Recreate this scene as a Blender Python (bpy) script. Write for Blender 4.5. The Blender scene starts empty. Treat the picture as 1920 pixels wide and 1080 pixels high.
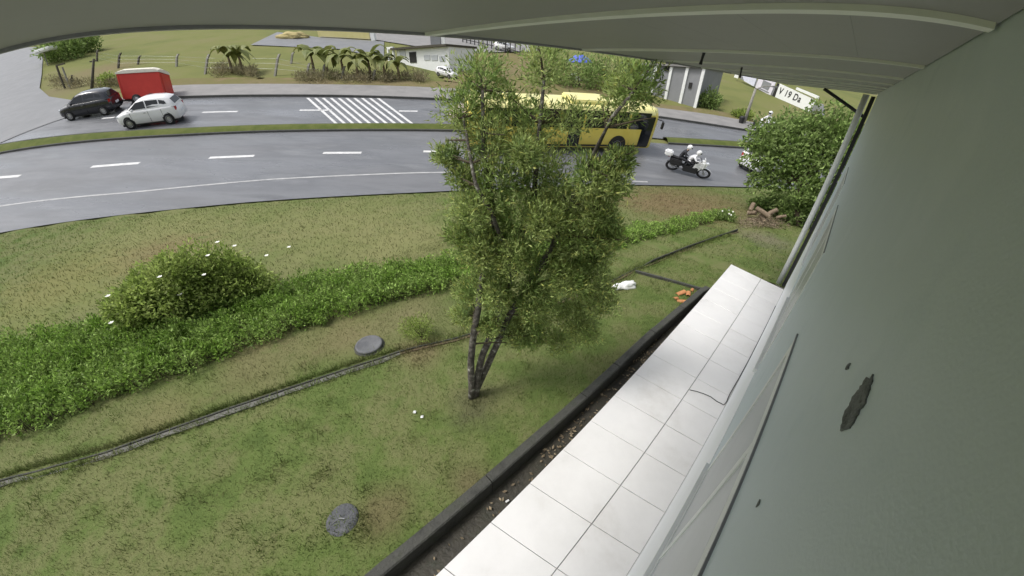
import bpy, bmesh, math, random
import numpy as np
from mathutils import Vector, Matrix, noise

random.seed(7); rng = np.random.default_rng(7)
SC = bpy.context.scene
COL = SC.collection

# ------------------------------------------------------------------ camera (wide CCTV lens), world, sun, exposure
CAM_H = 4.0
LF, LA, LB = 630.32, -0.25893, 0.09175          # lens: theta = u(1+LA u^2+LB u^3), u = pixels(1920 wide)/LF
PITCH, ROLL, AZ = 0.58413, 0.02152, 0.78075
fwd = Vector((0, math.cos(PITCH), -math.sin(PITCH)))
r0 = Vector((1, 0, 0)); u0 = r0.cross(fwd)
rt = r0*math.cos(ROLL) + u0*math.sin(ROLL); up = -r0*math.sin(ROLL) + u0*math.cos(ROLL)
CR = Matrix((rt, up, -fwd)).transposed()
cd = bpy.data.cameras.new('camera'); cam = bpy.data.objects.new('camera', cd); COL.objects.link(cam)
cam.matrix_world = Matrix.Translation((0, 0, CAM_H)) @ CR.to_4x4()
cd.type = 'PANO'; cd.panorama_type = 'FISHEYE_LENS_POLYNOMIAL'
cd.sensor_width = 36.0; cd.sensor_fit = 'HORIZONTAL'
um = (1920/36.0)/LF
cd.fisheye_polynomial_k0 = 0; cd.fisheye_polynomial_k1 = -um; cd.fisheye_polynomial_k2 = 0
cd.fisheye_polynomial_k3 = -LA*um**3; cd.fisheye_polynomial_k4 = -LB*um**4
cd.fisheye_fov = math.radians(179)
cd.clip_start = 0.01; cd.clip_end = 3000
SC.camera = cam

w = bpy.data.worlds.new('World'); SC.world = w; w.use_nodes = True
nt = w.node_tree; nt.nodes.clear()
sky = nt.nodes.new('ShaderNodeTexSky'); sky.sky_type = 'NISHITA'; sky.sun_disc = False
SUN_EL, SUN_AZ = math.radians(58), math.radians(-105)
sky.sun_elevation = SUN_EL; sky.sun_rotation = SUN_AZ
sky.dust_density = 4; sky.air_density = 1.2
hs = nt.nodes.new('ShaderNodeHueSaturation'); hs.inputs['Saturation'].default_value = 0.36
bg = nt.nodes.new('ShaderNodeBackground'); bg.inputs['Strength'].default_value = 0.14
wo = nt.nodes.new('ShaderNodeOutputWorld')
nt.links.new(sky.outputs[0], hs.inputs['Color']); nt.links.new(hs.outputs[0], bg.inputs[0]); nt.links.new(bg.outputs[0], wo.inputs[0])
sd = bpy.data.lights.new('sun', 'SUN'); sd.energy = 1.4; sd.angle = math.radians(14); sd.color = (1, .975, .94)
sun = bpy.data.objects.new('sun', sd); COL.objects.link(sun)
sun.rotation_euler = Vector((math.sin(SUN_AZ)*math.cos(SUN_EL), math.cos(SUN_AZ)*math.cos(SUN_EL), math.sin(SUN_EL))).to_track_quat('Z', 'Y').to_euler()
SC.view_settings.view_transform = 'Standard'; SC.view_settings.look = 'None'
SC.view_settings.gamma = 1; SC.view_settings.use_curve_mapping = False
SC.view_settings.exposure = 0.45
SC.render.engine = 'CYCLES'
try: SC.cycles.max_bounces = 6; SC.cycles.use_denoising = True
except Exception: pass

# ------------------------------------------------------------------ measuring helpers
DV = Vector((math.sin(AZ), math.cos(AZ), 0))      # along the building wall
PV = Vector((math.cos(AZ), -math.sin(AZ), 0))     # into the wall
def W(t, s, z=0.0): t = float(t); s = float(s); return PV*t + DV*s + Vector((0, 0, z))
def ts(v): return v.dot(PV), v.dot(DV)
def ray(x, y):
    dx, dy = x-960.0, y-540.0; r = math.hypot(dx, dy)+1e-9; u = r/LF; th = u*(1+LA*u*u+LB*u**3)
    return CR @ Vector((dx/r*math.sin(th), -dy/r*math.sin(th), -math.cos(th)))
CAMP = Vector((0, 0, CAM_H))
RC, RX, RY = -3.434, -.0686, .176                  # the sloping street plane
def RP(x, y): return RC + RX*x + RY*y
def rp(px, py, off=0.0):                           # point of the street plane
    d = ray(px, py); return CAMP + d*((CAM_H-RC-off)/(RX*d.x+RY*d.y-d.z))
EX = [(-90, -11), (-20.8, 9.7), (-16.3, 11.1), (-10.3, 12.9), (-3.3, 14.6), (5.9, 17.1), (13.3, 18.7), (60, 29)]
def yE(x):
    for (a, b), (c, d) in zip(EX, EX[1:]):
        if x <= c: return b+(d-b)*(x-a)/(c-a)
    return EX[-1][1]
KL = [(-6, -1.66), (-.24, -1.66), (1.7, -1.62), (3.2, -1.57), (5.1, -1.53), (7.6, -1.36), (7.9, -1.22), (12, -1.2)]
def tk(s):
    for (a, b), (c, d) in zip(KL, KL[1:]):
        if s <= c: return b+(d-b)*(max(s, a)-a)/(c-a)
    return KL[-1][1]
def zg(x, y):
    ye = yE(x)
    if y >= ye: return RP(x, y)
    t, s = x*PV.x+y*PV.y, x*DV.x+y*DV.y
    a = math.hypot(max(0, -1.55-t), max(0, s-9.4)); b = (ye-y)*.965
    k = a/(a+b+1e-6)
    return -.12 + k*(RP(x, ye)+.12)
def gp(px, py, off=0.0):                           # point of the ground seen at a pixel
    d = ray(px, py); lo = 0.5; st = .1
    while lo < 250:
        q = CAMP + d*(lo+st)
        if q.z < zg(q.x, q.y)+off:
            a, b = lo, lo+st
            for _ in range(30):
                m = (a+b)/2; q = CAMP+d*m
                if q.z < zg(q.x, q.y)+off: b = m
                else: a = m
            return CAMP+d*b
        lo += st; st = max(.1, lo*.02)
    return CAMP+d*250
def vtop(base, px, py):                            # height over a base point at which a pixel's ray passes
    d = ray(px, py); h = math.hypot(base.x, base.y); k = h/math.hypot(d.x, d.y)
    return CAM_H+d.z*k-base.z
def onray(px, py, hd):                             # point on a pixel's ray at a horizontal distance
    d = ray(px, py); return CAMP+d*(hd/math.hypot(d.x, d.y))

# ------------------------------------------------------------------ object helpers
def tag(o, label=None, cat=None, group=None, kind=None):
    if label: o['label'] = label
    if cat: o['category'] = cat
    if group: o['group'] = group
    if kind: o['kind'] = kind
    return o
def empty(name, loc=(0, 0, 0), label=None, cat=None, group=None):
    o = bpy.data.objects.new(name, None); COL.objects.link(o); o.location = loc; o.empty_display_size = .2
    return tag(o, label, cat, group)
def link(name, me, mat=None, parent=None, smooth=False):
    o = bpy.data.objects.new(name, me); COL.objects.link(o)
    if mat is not None:
        for m in (mat if isinstance(mat, (list, tuple)) else [mat]): me.materials.append(m)
    if smooth and len(me.polygons): me.polygons.foreach_set('use_smooth', [True]*len(me.polygons))
    if parent is not None: o.parent = parent
    return o
def obj(name, bm, mat=None, parent=None, smooth=False):
    me = bpy.data.meshes.new(name); bm.normal_update(); bm.to_mesh(me); bm.free()
    return link(name, me, mat, parent, smooth)
def npmesh(name, V, F, mat, parent=None, smooth=False):
    V = np.asarray(V, np.float32); F = np.asarray(F, np.int32); n, k = F.shape
    me = bpy.data.meshes.new(name); me.vertices.add(len(V)); me.vertices.foreach_set('co', V.ravel())
    me.loops.add(n*k); me.loops.foreach_set('vertex_index', F.ravel())
    me.polygons.add(n); me.polygons.foreach_set('loop_start', np.arange(0, n*k, k, dtype=np.int32))
    me.polygons.foreach_set('loop_total', np.full(n, k, np.int32))
    me.update(calc_edges=True); me.validate()
    return link(name, me, mat, parent, smooth)
def copy_tree(o, parent=None):
    c = o.copy(); COL.objects.link(c)
    if parent is not None: c.parent = parent; c.matrix_parent_inverse = o.matrix_parent_inverse
    for ch in list(o.children): copy_tree(ch, c)
    return c
def frame(pos, fw, upv=(0, 0, 1)):
    u = Vector(upv).normalized(); f = Vector(fw); f = (f-u*f.dot(u)).normalized(); l = u.cross(f)
    m = Matrix((f, l, u)).transposed().to_4x4(); m.translation = pos; return m
NR = Vector((-RX, -RY, 1)).normalized()
def box(bm, c, s, m=None, bev=0.0):
    r = bmesh.ops.create_cube(bm, size=1.0); vs = r['verts']
    bmesh.ops.scale(bm, vec=s, verts=vs); bmesh.ops.translate(bm, vec=c, verts=vs)
    if m is not None: bmesh.ops.transform(bm, matrix=m, verts=vs)
    if bev > 0:
        es = list({e for v in vs for e in v.link_edges})
        bmesh.ops.bevel(bm, geom=es, offset=bev, segments=2, affect='EDGES')
    return vs
def tube(bm, pts, rad, n=8, cap=True):
    pts = [Vector(p) for p in pts]; rs = rad if isinstance(rad, (list, tuple)) else [rad]*len(pts); rings = []
    for i, p in enumerate(pts):
        a = pts[max(0, i-1)]; b = pts[min(len(pts)-1, i+1)]; d = (b-a).normalized()
        x = d.cross(Vector((0, 0, 1)) if abs(d.z) < .9 else Vector((1, 0, 0))).normalized(); y = d.cross(x)
        rings.append([bm.verts.new(p+(x*math.cos(k*2*math.pi/n)+y*math.sin(k*2*math.pi/n))*rs[i]) for k in range(n)])
    for A, B in zip(rings, rings[1:]):
        for k in range(n): bm.faces.new((A[k], A[(k+1) % n], B[(k+1) % n], B[k]))
    if cap: bm.faces.new(rings[0][::-1]); bm.faces.new(rings[-1])
def loft(bm, secs, close=False, caps=True):
    R = [[bm.verts.new(p) for p in s] for s in secs]; n = len(R[0])
    for A, B in zip(R, R[1:]):
        for k in range(n if close else n-1): bm.faces.new((A[k], A[(k+1) % n], B[(k+1) % n], B[k]))
    if caps: bm.faces.new(R[0][::-1]); bm.faces.new(R[-1])
def lathe(bm, prof, n=20, m=None):
    R = []
    for r, z in prof: R.append([bm.verts.new((r*math.cos(2*math.pi*k/n), r*math.sin(2*math.pi*k/n), z)) for k in range(n)])
    for A, B in zip(R, R[1:]):
        for k in range(n): bm.faces.new((A[k], A[(k+1) % n], B[(k+1) % n], B[k]))
    bm.faces.new(R[0][::-1]); bm.faces.new(R[-1])
    if m is not None: bmesh.ops.transform(bm, matrix=m, verts=[v for r in R for v in r])
def poly(bm, pts):
    return bm.faces.new([bm.verts.new(p) for p in pts])
def quad_thick(bm, pts, nrm, th):                  # a slab standing th proud of a polygon along nrm
    n = Vector(nrm)*th; A = [bm.verts.new(p) for p in pts]; B = [bm.verts.new(Vector(p)+n) for p in pts]
    bm.faces.new(B)
    for k in range(len(A)): bm.faces.new((A[k], A[(k+1) % len(A)], B[(k+1) % len(A)], B[k]))

# ------------------------------------------------------------------ materials
MATS = {}
def mat(name, cols, scale=4.0, rough=.8, bump=0.0, bscale=None, spec=.4, metal=0.0, island=0.0, coat=0.0, space='pos', detail=6, spots=None, stretch=None, trans=0.0):
    """cols: list of colours blended by fractal noise; island: brightness spread per loose piece; spots: [(centre, radius, colour)] real patches of soil"""
    if name in MATS: return MATS[name]
    m = bpy.data.materials.new(name); m.use_nodes = True; t = m.node_tree; N = t.nodes; L = t.links
    b = N['Principled BSDF']; b.inputs['Roughness'].default_value = rough; b.inputs['Metallic'].default_value = metal
    b.inputs['Specular IOR Level'].default_value = spec; b.inputs['Coat Weight'].default_value = coat; b.inputs['Coat Roughness'].default_value = .08
    if space == 'pos': src = N.new('ShaderNodeNewGeometry').outputs['Position']
    else: src = N.new('ShaderNodeTexCoord').outputs['Object']
    if stretch:
        mp = N.new('ShaderNodeMapping'); mp.inputs['Scale'].default_value = stretch; L.new(src, mp.inputs[0]); src = mp.outputs[0]
    nz = N.new('ShaderNodeTexNoise'); nz.inputs['Scale'].default_value = scale; nz.inputs['Detail'].default_value = detail; nz.inputs['Roughness'].default_value = .65
    L.new(src, nz.inputs['Vector'])
    cr = N.new('ShaderNodeValToRGB'); e = cr.color_ramp.elements; n = len(cols)
    if n == 1: cols = [cols[0], cols[0]]; n = 2
    lo, hi = .3, .7
    e[0].position = lo; e[0].color = (*cols[0], 1); e[1].position = hi; e[1].color = (*cols[-1], 1)
    for i in range(1, n-1):
        q = e.new(lo+(hi-lo)*i/(n-1)); q.color = (*cols[i], 1)
    L.new(nz.outputs[0], cr.inputs[0]); out = cr.outputs[0]
    for c, rad, colr in (spots or []):
        vm = N.new('ShaderNodeVectorMath'); vm.operation = 'DISTANCE'; vm.inputs[1].default_value = c
        n2 = N.new('ShaderNodeTexNoise'); n2.inputs['Scale'].default_value = 2.2; n2.inputs['Detail'].default_value = 8; n2.inputs['Roughness'].default_value = .7
        g = N.new('ShaderNodeNewGeometry'); L.new(g.outputs['Position'], vm.inputs[0]); L.new(g.outputs['Position'], n2.inputs[0])
        ad = N.new('ShaderNodeMath'); ad.operation = 'MULTIPLY_ADD'; ad.inputs[1].default_value = rad*2.2; L.new(n2.outputs[0], ad.inputs[0]); L.new(vm.outputs['Value'], ad.inputs[2])
        mr = N.new('ShaderNodeMapRange'); mr.inputs['From Min'].default_value = rad*1.35; mr.inputs['From Max'].default_value = rad*2.3
        mr.inputs['To Min'].default_value = .62; mr.inputs['To Max'].default_value = 0; L.new(ad.outputs[0], mr.inputs['Value'])
        mx = N.new('ShaderNodeMix'); mx.data_type = 'RGBA'; L.new(mr.outputs[0], mx.inputs['Factor']); L.new(out, mx.inputs['A']); mx.inputs['B'].default_value = (*colr, 1)
        out = mx.outputs['Result']
    if island:
        g = N.new('ShaderNodeNewGeometry'); mr = N.new('ShaderNodeMapRange'); mr.inputs['To Min'].default_value = 1-island; mr.inputs['To Max'].default_value = 1+island
        L.new(g.outputs['Random Per Island'], mr.inputs['Value'])
        sc_ = N.new('ShaderNodeVectorMath'); sc_.operation = 'SCALE'; L.new(out, sc_.inputs[0]); L.new(mr.outputs[0], sc_.inputs['Scale']); out = sc_.outputs[0]
    L.new(out, b.inputs['Base Color'])
    if bump:
        n3 = N.new('ShaderNodeTexNoise'); n3.inputs['Scale'].default_value = bscale or scale*8; n3.inputs['Detail'].default_value = 8; L.new(src, n3.inputs['Vector'])
        bp = N.new('ShaderNodeBump'); bp.inputs['Strength'].default_value = bump; bp.inputs['Distance'].default_value = .02
        L.new(n3.outputs[0], bp.inputs['Height']); L.new(bp.outputs[0], b.inputs['Normal'])
    if trans:
        tr = N.new('ShaderNodeBsdfTranslucent'); L.new(out, tr.inputs['Color'])
        ms = N.new('ShaderNodeMixShader'); ms.inputs[0].default_value = trans; L.new(b.outputs[0], ms.inputs[1]); L.new(tr.outputs[0], ms.inputs[2])
        L.new(ms.outputs[0], N['Material Output'].inputs['Surface'])
    MATS[name] = m; return m
def flat(name, c, rough=.5, spec=.4, metal=0.0, coat=0.0, var=.12, scale=3.0):
    return mat(name, [tuple(v*(1-var) for v in c), tuple(min(1, v*(1+var)) for v in c)], scale, rough, 0, spec=spec, metal=metal, coat=coat, space='obj')

SOIL = (.17, .115, .07); REDSOIL = (.2, .15, .08)
spots = [(gp(300, 440), 4.0, (.215, .215, .09)), (gp(640, 420), 4.0, (.22, .215, .095)), (gp(760, 460), 2.2, (.21, .205, .09)), (gp(100, 560), 2.2, (.195, .2, .075)), (gp(1295, 376), 3.6, (.19, .13, .075)), (gp(1240, 385), 2.5, (.18, .125, .07)), (gp(300, 470), 1.5, REDSOIL), (gp(120, 520), 2.0, (.18, .175, .065)),
         (gp(890, 760), .45, (.11, .095, .06)), (gp(790, 660), .5, (.2, .15, .09)), (gp(1440, 450), 1.0, (.19, .165, .12)), (gp(480, 620), .9, (.15, .11, .06)),
         (gp(720, 960), .35, (.16, .12, .07)), (gp(880, 905), .3, (.15, .115, .07)), (gp(640, 625), 1.0, (.2, .165, .09)), (gp(480, 690), .8, (.19, .165, .085)), (gp(770, 595), .8, (.2, .17, .095)), (gp(310, 775), .6, (.18, .165, .075))]
M_LAWN = mat('lawn_turf', [(.07, .105, .028), (.108, .148, .042), (.15, .16, .066), (.1, .14, .04)], 1.1, .95, .6, 60, spec=.15, detail=9, spots=spots)
M_BLADE = mat('grass_blade', [(.1, .155, .034), (.155, .2, .058), (.24, .245, .11)], .9, .8, spec=.2, island=.5, trans=.25, spots=spots)
M_ASPH = mat('worn_asphalt', [(.1, .103, .11), (.165, .169, .178), (.13, .134, .142), (.195, .199, .206)], .55, .42, .35, 45, spec=.45, detail=12, stretch=(.25, 1, 1))
M_ASPH2 = mat('shoulder_asphalt', [(.15, .155, .16), (.2, .203, .208)], .6, .6, .3, 40, spec=.5, detail=10)
def wetten(m, lo, hi, sc):
    t = m.node_tree; N = t.nodes; g = N.new('ShaderNodeNewGeometry'); mp = N.new('ShaderNodeMapping'); mp.inputs['Scale'].default_value = (.22, 1, 1); n = N.new('ShaderNodeTexNoise'); n.inputs['Scale'].default_value = sc; n.inputs['Detail'].default_value = 6
    r = N.new('ShaderNodeMapRange'); r.inputs['From Min'].default_value = .38; r.inputs['From Max'].default_value = .62; r.inputs['To Min'].default_value = lo; r.inputs['To Max'].default_value = hi
    t.links.new(g.outputs['Position'], mp.inputs[0]); t.links.new(mp.outputs[0], n.inputs['Vector']); t.links.new(n.outputs[0], r.inputs['Value']); t.links.new(r.outputs[0], N['Principled BSDF'].inputs['Roughness'])
wetten(M_ASPH, .2, .55, .45)
M_PAVE = mat('pavement_concrete', [(.2, .195, .19), (.27, .26, .25)], .8, .75, .3, 30, detail=9)
M_PAINT = mat('road_paint', [(.5, .5, .49), (.72, .72, .71)], 3, .6, .1, 30)
M_KERBD = mat('dark_kerb', [(.045, .046, .044), (.075, .075, .07)], 3, .8, .5, 30, detail=9)
M_VERGE = mat('rough_verge', [(.12, .125, .045), (.19, .155, .085), (.16, .15, .06), (.215, .165, .095)], .35, .95, .7, 25, spec=.1, detail=10)
M_FIELD = mat('field_grass', [(.12, .14, .05), (.165, .175, .06), (.19, .175, .085)], .12, .95, .6, 12, spec=.1, detail=10, spots=[(rp(150, 140), 5, (.19, .16, .09)), (rp(110, 170), 4, (.185, .16, .09)), (rp(210, 125), 4, (.19, .15, .085))])
M_TILE = mat('glazed_floor_tile', [(.6, .585, .56), (.69, .68, .665), (.73, .72, .705), (.71, .70, .69)], 1.1, .28, .03, 3, spec=.5, detail=9, island=.035)
M_GROUT = mat('tile_grout', [(.12, .115, .1), (.28, .27, .25)], 3, .9)
M_WALL = mat('painted_wall', [(.56, .63, .675), (.615, .68, .725), (.6, .665, .71), (.64, .7, .745)], 2.6, .5, .1, 180, spec=.4, detail=12)
M_WHITE = mat('white_trim', [(.72, .73, .72), (.8, .81, .8)], 3, .5, .03, 12)
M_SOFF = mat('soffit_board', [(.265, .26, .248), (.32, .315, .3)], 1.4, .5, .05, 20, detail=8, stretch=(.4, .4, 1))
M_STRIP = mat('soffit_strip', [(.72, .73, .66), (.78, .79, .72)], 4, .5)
M_DARK = mat('dark_void', [(.02, .02, .02), (.03, .03, .028)], 3, .9)
M_GLASSW = mat('window_pane', [(.4, .42, .44), (.47, .49, .51)], 2, .35, spec=.5)
M_CONC = mat('old_concrete', [(.07, .075, .055), (.18, .175, .16), (.09, .09, .07), (.15, .145, .13)], 9, .85, .5, 40, detail=9)
M_MOSS = mat('mossy_concrete', [(.035, .036, .031), (.065, .065, .057), (.05, .056, .038)], 4, .8, .6, 35, detail=9)
M_MUCK = mat('wet_gutter_muck', [(.025, .025, .02), (.055, .05, .038), (.038, .042, .028)], 5, .6, .7, 25, detail=9)
M_SOILT = mat('trench_soil', [(.1, .07, .045), (.16, .12, .08)], 6, .95, .5, 40)
M_LID = mat('manhole_concrete', [(.1, .103, .108), (.15, .153, .158)], 8, .75, .4, 50)
M_LIDD = mat('manhole_dark', [(.075, .078, .085), (.12, .122, .13)], 9, .75, .6, 45)
M_LEAF = mat('bottlebrush_leaf', [(.16, .25, .07), (.26, .36, .105), (.38, .45, .16), (.22, .32, .115)], 2.2, .6, spec=.3, island=.55, trans=.4)
M_LEAFN = mat('young_leaf', [(.33, .37, .09), (.42, .43, .14)], 3, .6, spec=.3, island=.4, trans=.35)
M_BARK = mat('lichen_bark', [(.025, .022, .018), (.08, .07, .06), (.13, .12, .1), (.5, .49, .44)], 13, .9, .8, 40, detail=4)
M_TWIG = mat('brown_twig', [(.05, .04, .025), (.1, .08, .05)], 10, .9)
M_HEDGE = mat('hedge_leaf', [(.14, .245, .035), (.215, .345, .06), (.3, .42, .11), (.17, .285, .05)], 2.4, .55, spec=.35, island=.6, trans=.3)
M_SHRUB = mat('shrub_leaf', [(.21, .29, .06), (.31, .4, .1), (.43, .49, .17)], 2.2, .6, spec=.3, island=.55, trans=.45)
M_RTREE = mat('broad_leaf', [(.12, .195, .045), (.2, .29, .08), (.28, .37, .13), (.15, .235, .065)], 2.2, .65, spec=.2, island=.5, trans=.4)
M_PETAL = flat('white_petal', (.85, .84, .76), .6)
M_BANANA = mat('banana_leaf', [(.14, .18, .04), (.22, .25, .075), (.27, .27, .1)], .9, .6, island=.25, trans=.25)
M_DRY = mat('dry_stalk', [(.16, .12, .07), (.24, .19, .11)], 4, .9)
M_RUB = flat('black_rubber', (.016, .016, .017), .75)
M_RIM = flat('alloy', (.45, .45, .46), .35, metal=.7)
M_GLASS = flat('car_glass', (.012, .014, .017), .06, .6)
M_CARW = flat('white_car_paint', (.78, .78, .78), .3, .5, coat=.6, var=.03)
M_CARB = flat('black_car_paint', (.012, .013, .018), .22, .5, coat=.8, var=.05)
M_CARP = flat('pale_pink_paint', (.66, .5, .5), .3, .5, coat=.6, var=.03)
M_LIGHT = flat('lamp_lens', (.75, .77, .8), .15, .6)
M_TAIL = flat('tail_lens', (.4, .02, .015), .2, .6)
M_BLK = flat('black_plastic', (.02, .02, .021), .55)
M_STEEL = flat('grey_steel', (.3, .3, .31), .4, metal=.6)
M_RED = mat('red_paint', [(.5, .032, .022), (.58, .045, .03)], 1.5, .5, .05, 8, spec=.4, space='obj')
M_CREAM = flat('cream_paint', (.72, .68, .58), .55)
M_YEL = mat('yellow_bus_paint', [(.68, .54, .09), (.75, .63, .14)], 1.5, .35, spec=.5, coat=.4, space='obj')
M_YELP = mat('pale_yellow_roof', [(.76, .7, .25), (.8, .76, .38)], 1.5, .4, spec=.5, space='obj')
M_HELM = flat('white_helmet', (.8, .8, .8), .25, coat=.5)
M_CLOTHW = flat('white_cloth', (.72, .72, .74), .85)
M_CLOTHD = flat('dark_cloth', (.025, .025, .03), .9)
M_SKIN = flat('skin', (.42, .26, .18), .6)
M_POST = mat('concrete_post', [(.2, .195, .17), (.3, .285, .25)], 5, .9, .3, 30)
M_POSTD = mat('dark_wood_post', [(.05, .045, .035), (.09, .08, .06)], 5, .9, .3, 30)
M_GREYW = mat('grey_render', [(.2, .205, .215), (.25, .255, .265)], .6, .8, .1, 10)
M_BLUE = flat('blue_canvas', (.09, .13, .55), .7)
M_BARKLOG = mat('log_bark', [(.14, .1, .07), (.26, .2, .14)], 12, .9, .6, 40)
M_LOGCUT = mat('cut_wood', [(.5, .4, .27), (.62, .53, .38)], 9, .8)
M_CLAY = mat('terracotta', [(.42, .17, .06), (.52, .25, .11)], 7, .85, .2, 40)
M_BAG = mat('white_plastic', [(.78, .78, .77), (.84, .84, .83)], 6, .4, .3, 20, spec=.5)
M_LITTER = mat('dead_leaf', [(.12, .085, .05), (.3, .25, .17)], 9, .9, island=.6)
M_YELWALL = mat('yellow_wall', [(.55, .5, .22), (.62, .56, .28)], .8, .8)
M_CABLE = flat('black_cable', (.03, .03, .03), .6)

# ------------------------------------------------------------------ SETTING: ground
def sheet_grid(name, P, mat_, smooth=True):
    P = np.array(P, np.float32); a, b = P.shape[:2]
    idx = np.arange(a*b).reshape(a, b)
    F = np.stack([idx[:-1, :-1], idx[1:, :-1], idx[1:, 1:], idx[:-1, 1:]], -1).reshape(-1, 4)
    return npmesh(name, P.reshape(-1, 3), F, mat_, smooth=smooth)
def lawnz(x, y):
    ye = yE(x)
    if y > ye-.2: return zg(x, y)-.04-.05*min(1, max(0, y-ye))
    n = noise.noise(Vector((x*.9, y*.9, 3)))*.03+noise.noise(Vector((x*3, y*3, 1)))*.012
    return zg(x, y)+n*min(1, (ye-y)/2)-.03*max(0, 1-(ye-.2-y)/.3)
ss = np.arange(-14, 26.01, .25)
tt = np.concatenate([np.arange(0, 6, .16), np.arange(6, 16, .35), np.arange(16, 42, 1.0)])
A = []
for s in ss:
    row = []
    for t in tt:
        v = W(tk(s)+.06-t, s); row.append((v.x, v.y, lawnz(v.x, v.y)))
    A.append(row)
lawn = sheet_grid('lawn', A, M_LAWN); lawn['kind'] = 'structure'
B = []
for s in np.arange(9.32, 30, .3):
    row = []
    for t in np.arange(-1.16, 9, .35):
        v = W(t, s); row.append((v.x, v.y, lawnz(v.x, v.y)))
    B.append(row)
lawn2 = sheet_grid('lawn', B, M_LAWN); lawn2['kind'] = 'structure'
# terrain beyond the street
A = []
for x in np.concatenate([np.arange(-260, -80, 12), np.arange(-80, 60, 2.0), np.arange(60, 200, 10)]):
    row = []
    for v in np.concatenate([np.arange(.5, 14, 1.5), np.arange(14, 60, 1.0), np.arange(60, 160, 8)]):
        y = yE(max(-90, min(60, x)))+v
        h = RP(max(-150, min(90, x)), min(y, 100))
        far = max(0, min(1, (v-17)/6)); h += far*(noise.noise(Vector((x*.12, y*.12, 0)))*.03+noise.noise(Vector((x*.4, y*.4, 5)))*.012)
        row.append((x, y, h-.06))
    A.append(row)
fld = sheet_grid('field', A, M_FIELD); fld['kind'] = 'structure'
bm = bmesh.new(); bmesh.ops.create_circle(bm, cap_ends=True, segments=48, radius=2400)
bmesh.ops.translate(bm, vec=(0, 0, -14), verts=bm.verts); obj('ground', bm, M_FIELD)['kind'] = 'structure'

def ext(pts, a=40, b=40):
    p = [Vector(q) for q in pts]
    return [p[0]+(p[0]-p[1]).normalized()*a]+p+[p[-1]+(p[-1]-p[-2]).normalized()*b]
def onplane(v, off): return Vector((v.x, v.y, RP(v.x, v.y)+off))
def resamp(pts, n):
    L = [0]
    for a, b in zip(pts, pts[1:]): L.append(L[-1]+(b-a).length)
    out = []
    for i in range(n):
        d = L[-1]*i/(n-1)
        k = max(j for j in range(len(L)-1) if L[j] <= d+1e-9)
        out.append(pts[k].lerp(pts[k+1], (d-L[k])/(L[k+1]-L[k]+1e-9)))
    return out
def xat(pts, x):
    for a, b in zip(pts, pts[1:]):
        if (a.x-x)*(b.x-x) <= 0 and a.x != b.x: return a.lerp(b, (x-a.x)/(b.x-a.x))
    return pts[0] if abs(pts[0].x-x) < abs(pts[-1].x-x) else pts[-1]
def strip(name, pa, pb, off, m, kind='structure', n=60, x0=-75, x1=55, th=0.0):
    bm = bmesh.new(); R = []
    for i in range(n):
        x = x0+(x1-x0)*i/(n-1); R.append((bm.verts.new(onplane(xat(pa, x), off)), bm.verts.new(onplane(xat(pb, x), off))))
    for p, q in zip(R, R[1:]): bm.faces.new((p[0], q[0], q[1], p[1]))
    if th:
        r = bmesh.ops.extrude_face_region(bm, geom=bm.faces[:]); vs = [v for v in r['geom'] if isinstance(v, bmesh.types.BMVert)]
        bmesh.ops.translate(bm, vec=(0, 0, th), verts=vs)
        bmesh.ops.recalc_face_normals(bm, faces=bm.faces)
    o = obj(name, bm, m); o['kind'] = kind; return o
def PX(l): return ext([rp(*q) for q in l])
L_edge = ext([Vector((x, y, 0)) for x, y in EX[1:-1]])
L_near = PX([(0, 388), (250, 362), (500, 338), (820, 324), (1180, 341), (1390, 349)])
L_med2 = PX([(0, 289), (200, 264), (330, 256), (500, 248.5), (850, 247), (1240, 270), (1400, 279)])
L_med1 = PX([(0, 275), (200, 252), (330, 246), (500, 239), (850, 237.5), (1240, 261), (1400, 270)])
L_far = PX([(220, 191), (340, 184.5), (440, 182), (620, 182), (820, 188), (1240, 222), (1410, 248)])
L_walk = PX([(220, 172), (340, 163), (620, 162), (800, 167), (1240, 206), (1340, 219), (1430, 236)])
L_verge = PX([(220, 158), (340, 148), (620, 148), (800, 152), (1240, 196), (1340, 208), (1430, 225)])
road1 = strip('road', L_edge, L_med2, .03, M_ASPH)
road2 = strip('road', L_med1, L_far, .03, M_ASPH)
strip('pavement', L_far, L_walk, .012, M_PAVE, th=.15, x0=-31)
strip('verge', L_walk, L_verge, .05, M_VERGE, x0=-34)
# kerb line along the far pavement: dark concrete stones, colour deepened to paint in their shadow gap
kb = strip('kerb', [v+Vector((0, -.13, 0)) for v in L_far], [v+Vector((0, -.012, 0)) for v in L_far], .02, M_KERBD, th=.165, x0=-31, x1=24)
# grassy median with dark kerb edges
def median(x0, x1):
    bm = bmesh.new(); R = []
    n = int((x1-x0)/.8)+2
    for i in range(n):
        x = x0+(x1-x0)*i/(n-1); a = xat(L_med2, x); b = xat(L_med1, x); row = []
        for k in range(7):
            f = k/6; p = a.lerp(b, f); h = .12+.16*math.sin(math.pi*f)+.03*noise.noise(Vector((x, f*3, 2))); row.append(bm.verts.new(onplane(p, h)))
        R.append(row)
    for p, q in zip(R, R[1:]):
        for k in range(6): bm.faces.new((p[k], q[k], q[k+1], p[k+1]))
    o = obj('median_strip', bm, mat('median_grass', [(.075, .1, .025), (.125, .14, .045)], 1.5, .95, .5, 20, spec=.1), smooth=True); o['kind'] = 'structure'
    for nm, ln, sg in (('kerb', L_med2, -1), ('kerb', L_med1, 1)):
        strip(nm, [v+Vector((0, .012*-sg if 0 else 0, 0)) for v in ln], [v+Vector((0, .12*sg, 0)) for v in ln], .02, M_KERBD, x0=x0, x1=x1, th=.12, n=n)
median(-75, 3.2); median(10.6, 55)

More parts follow.
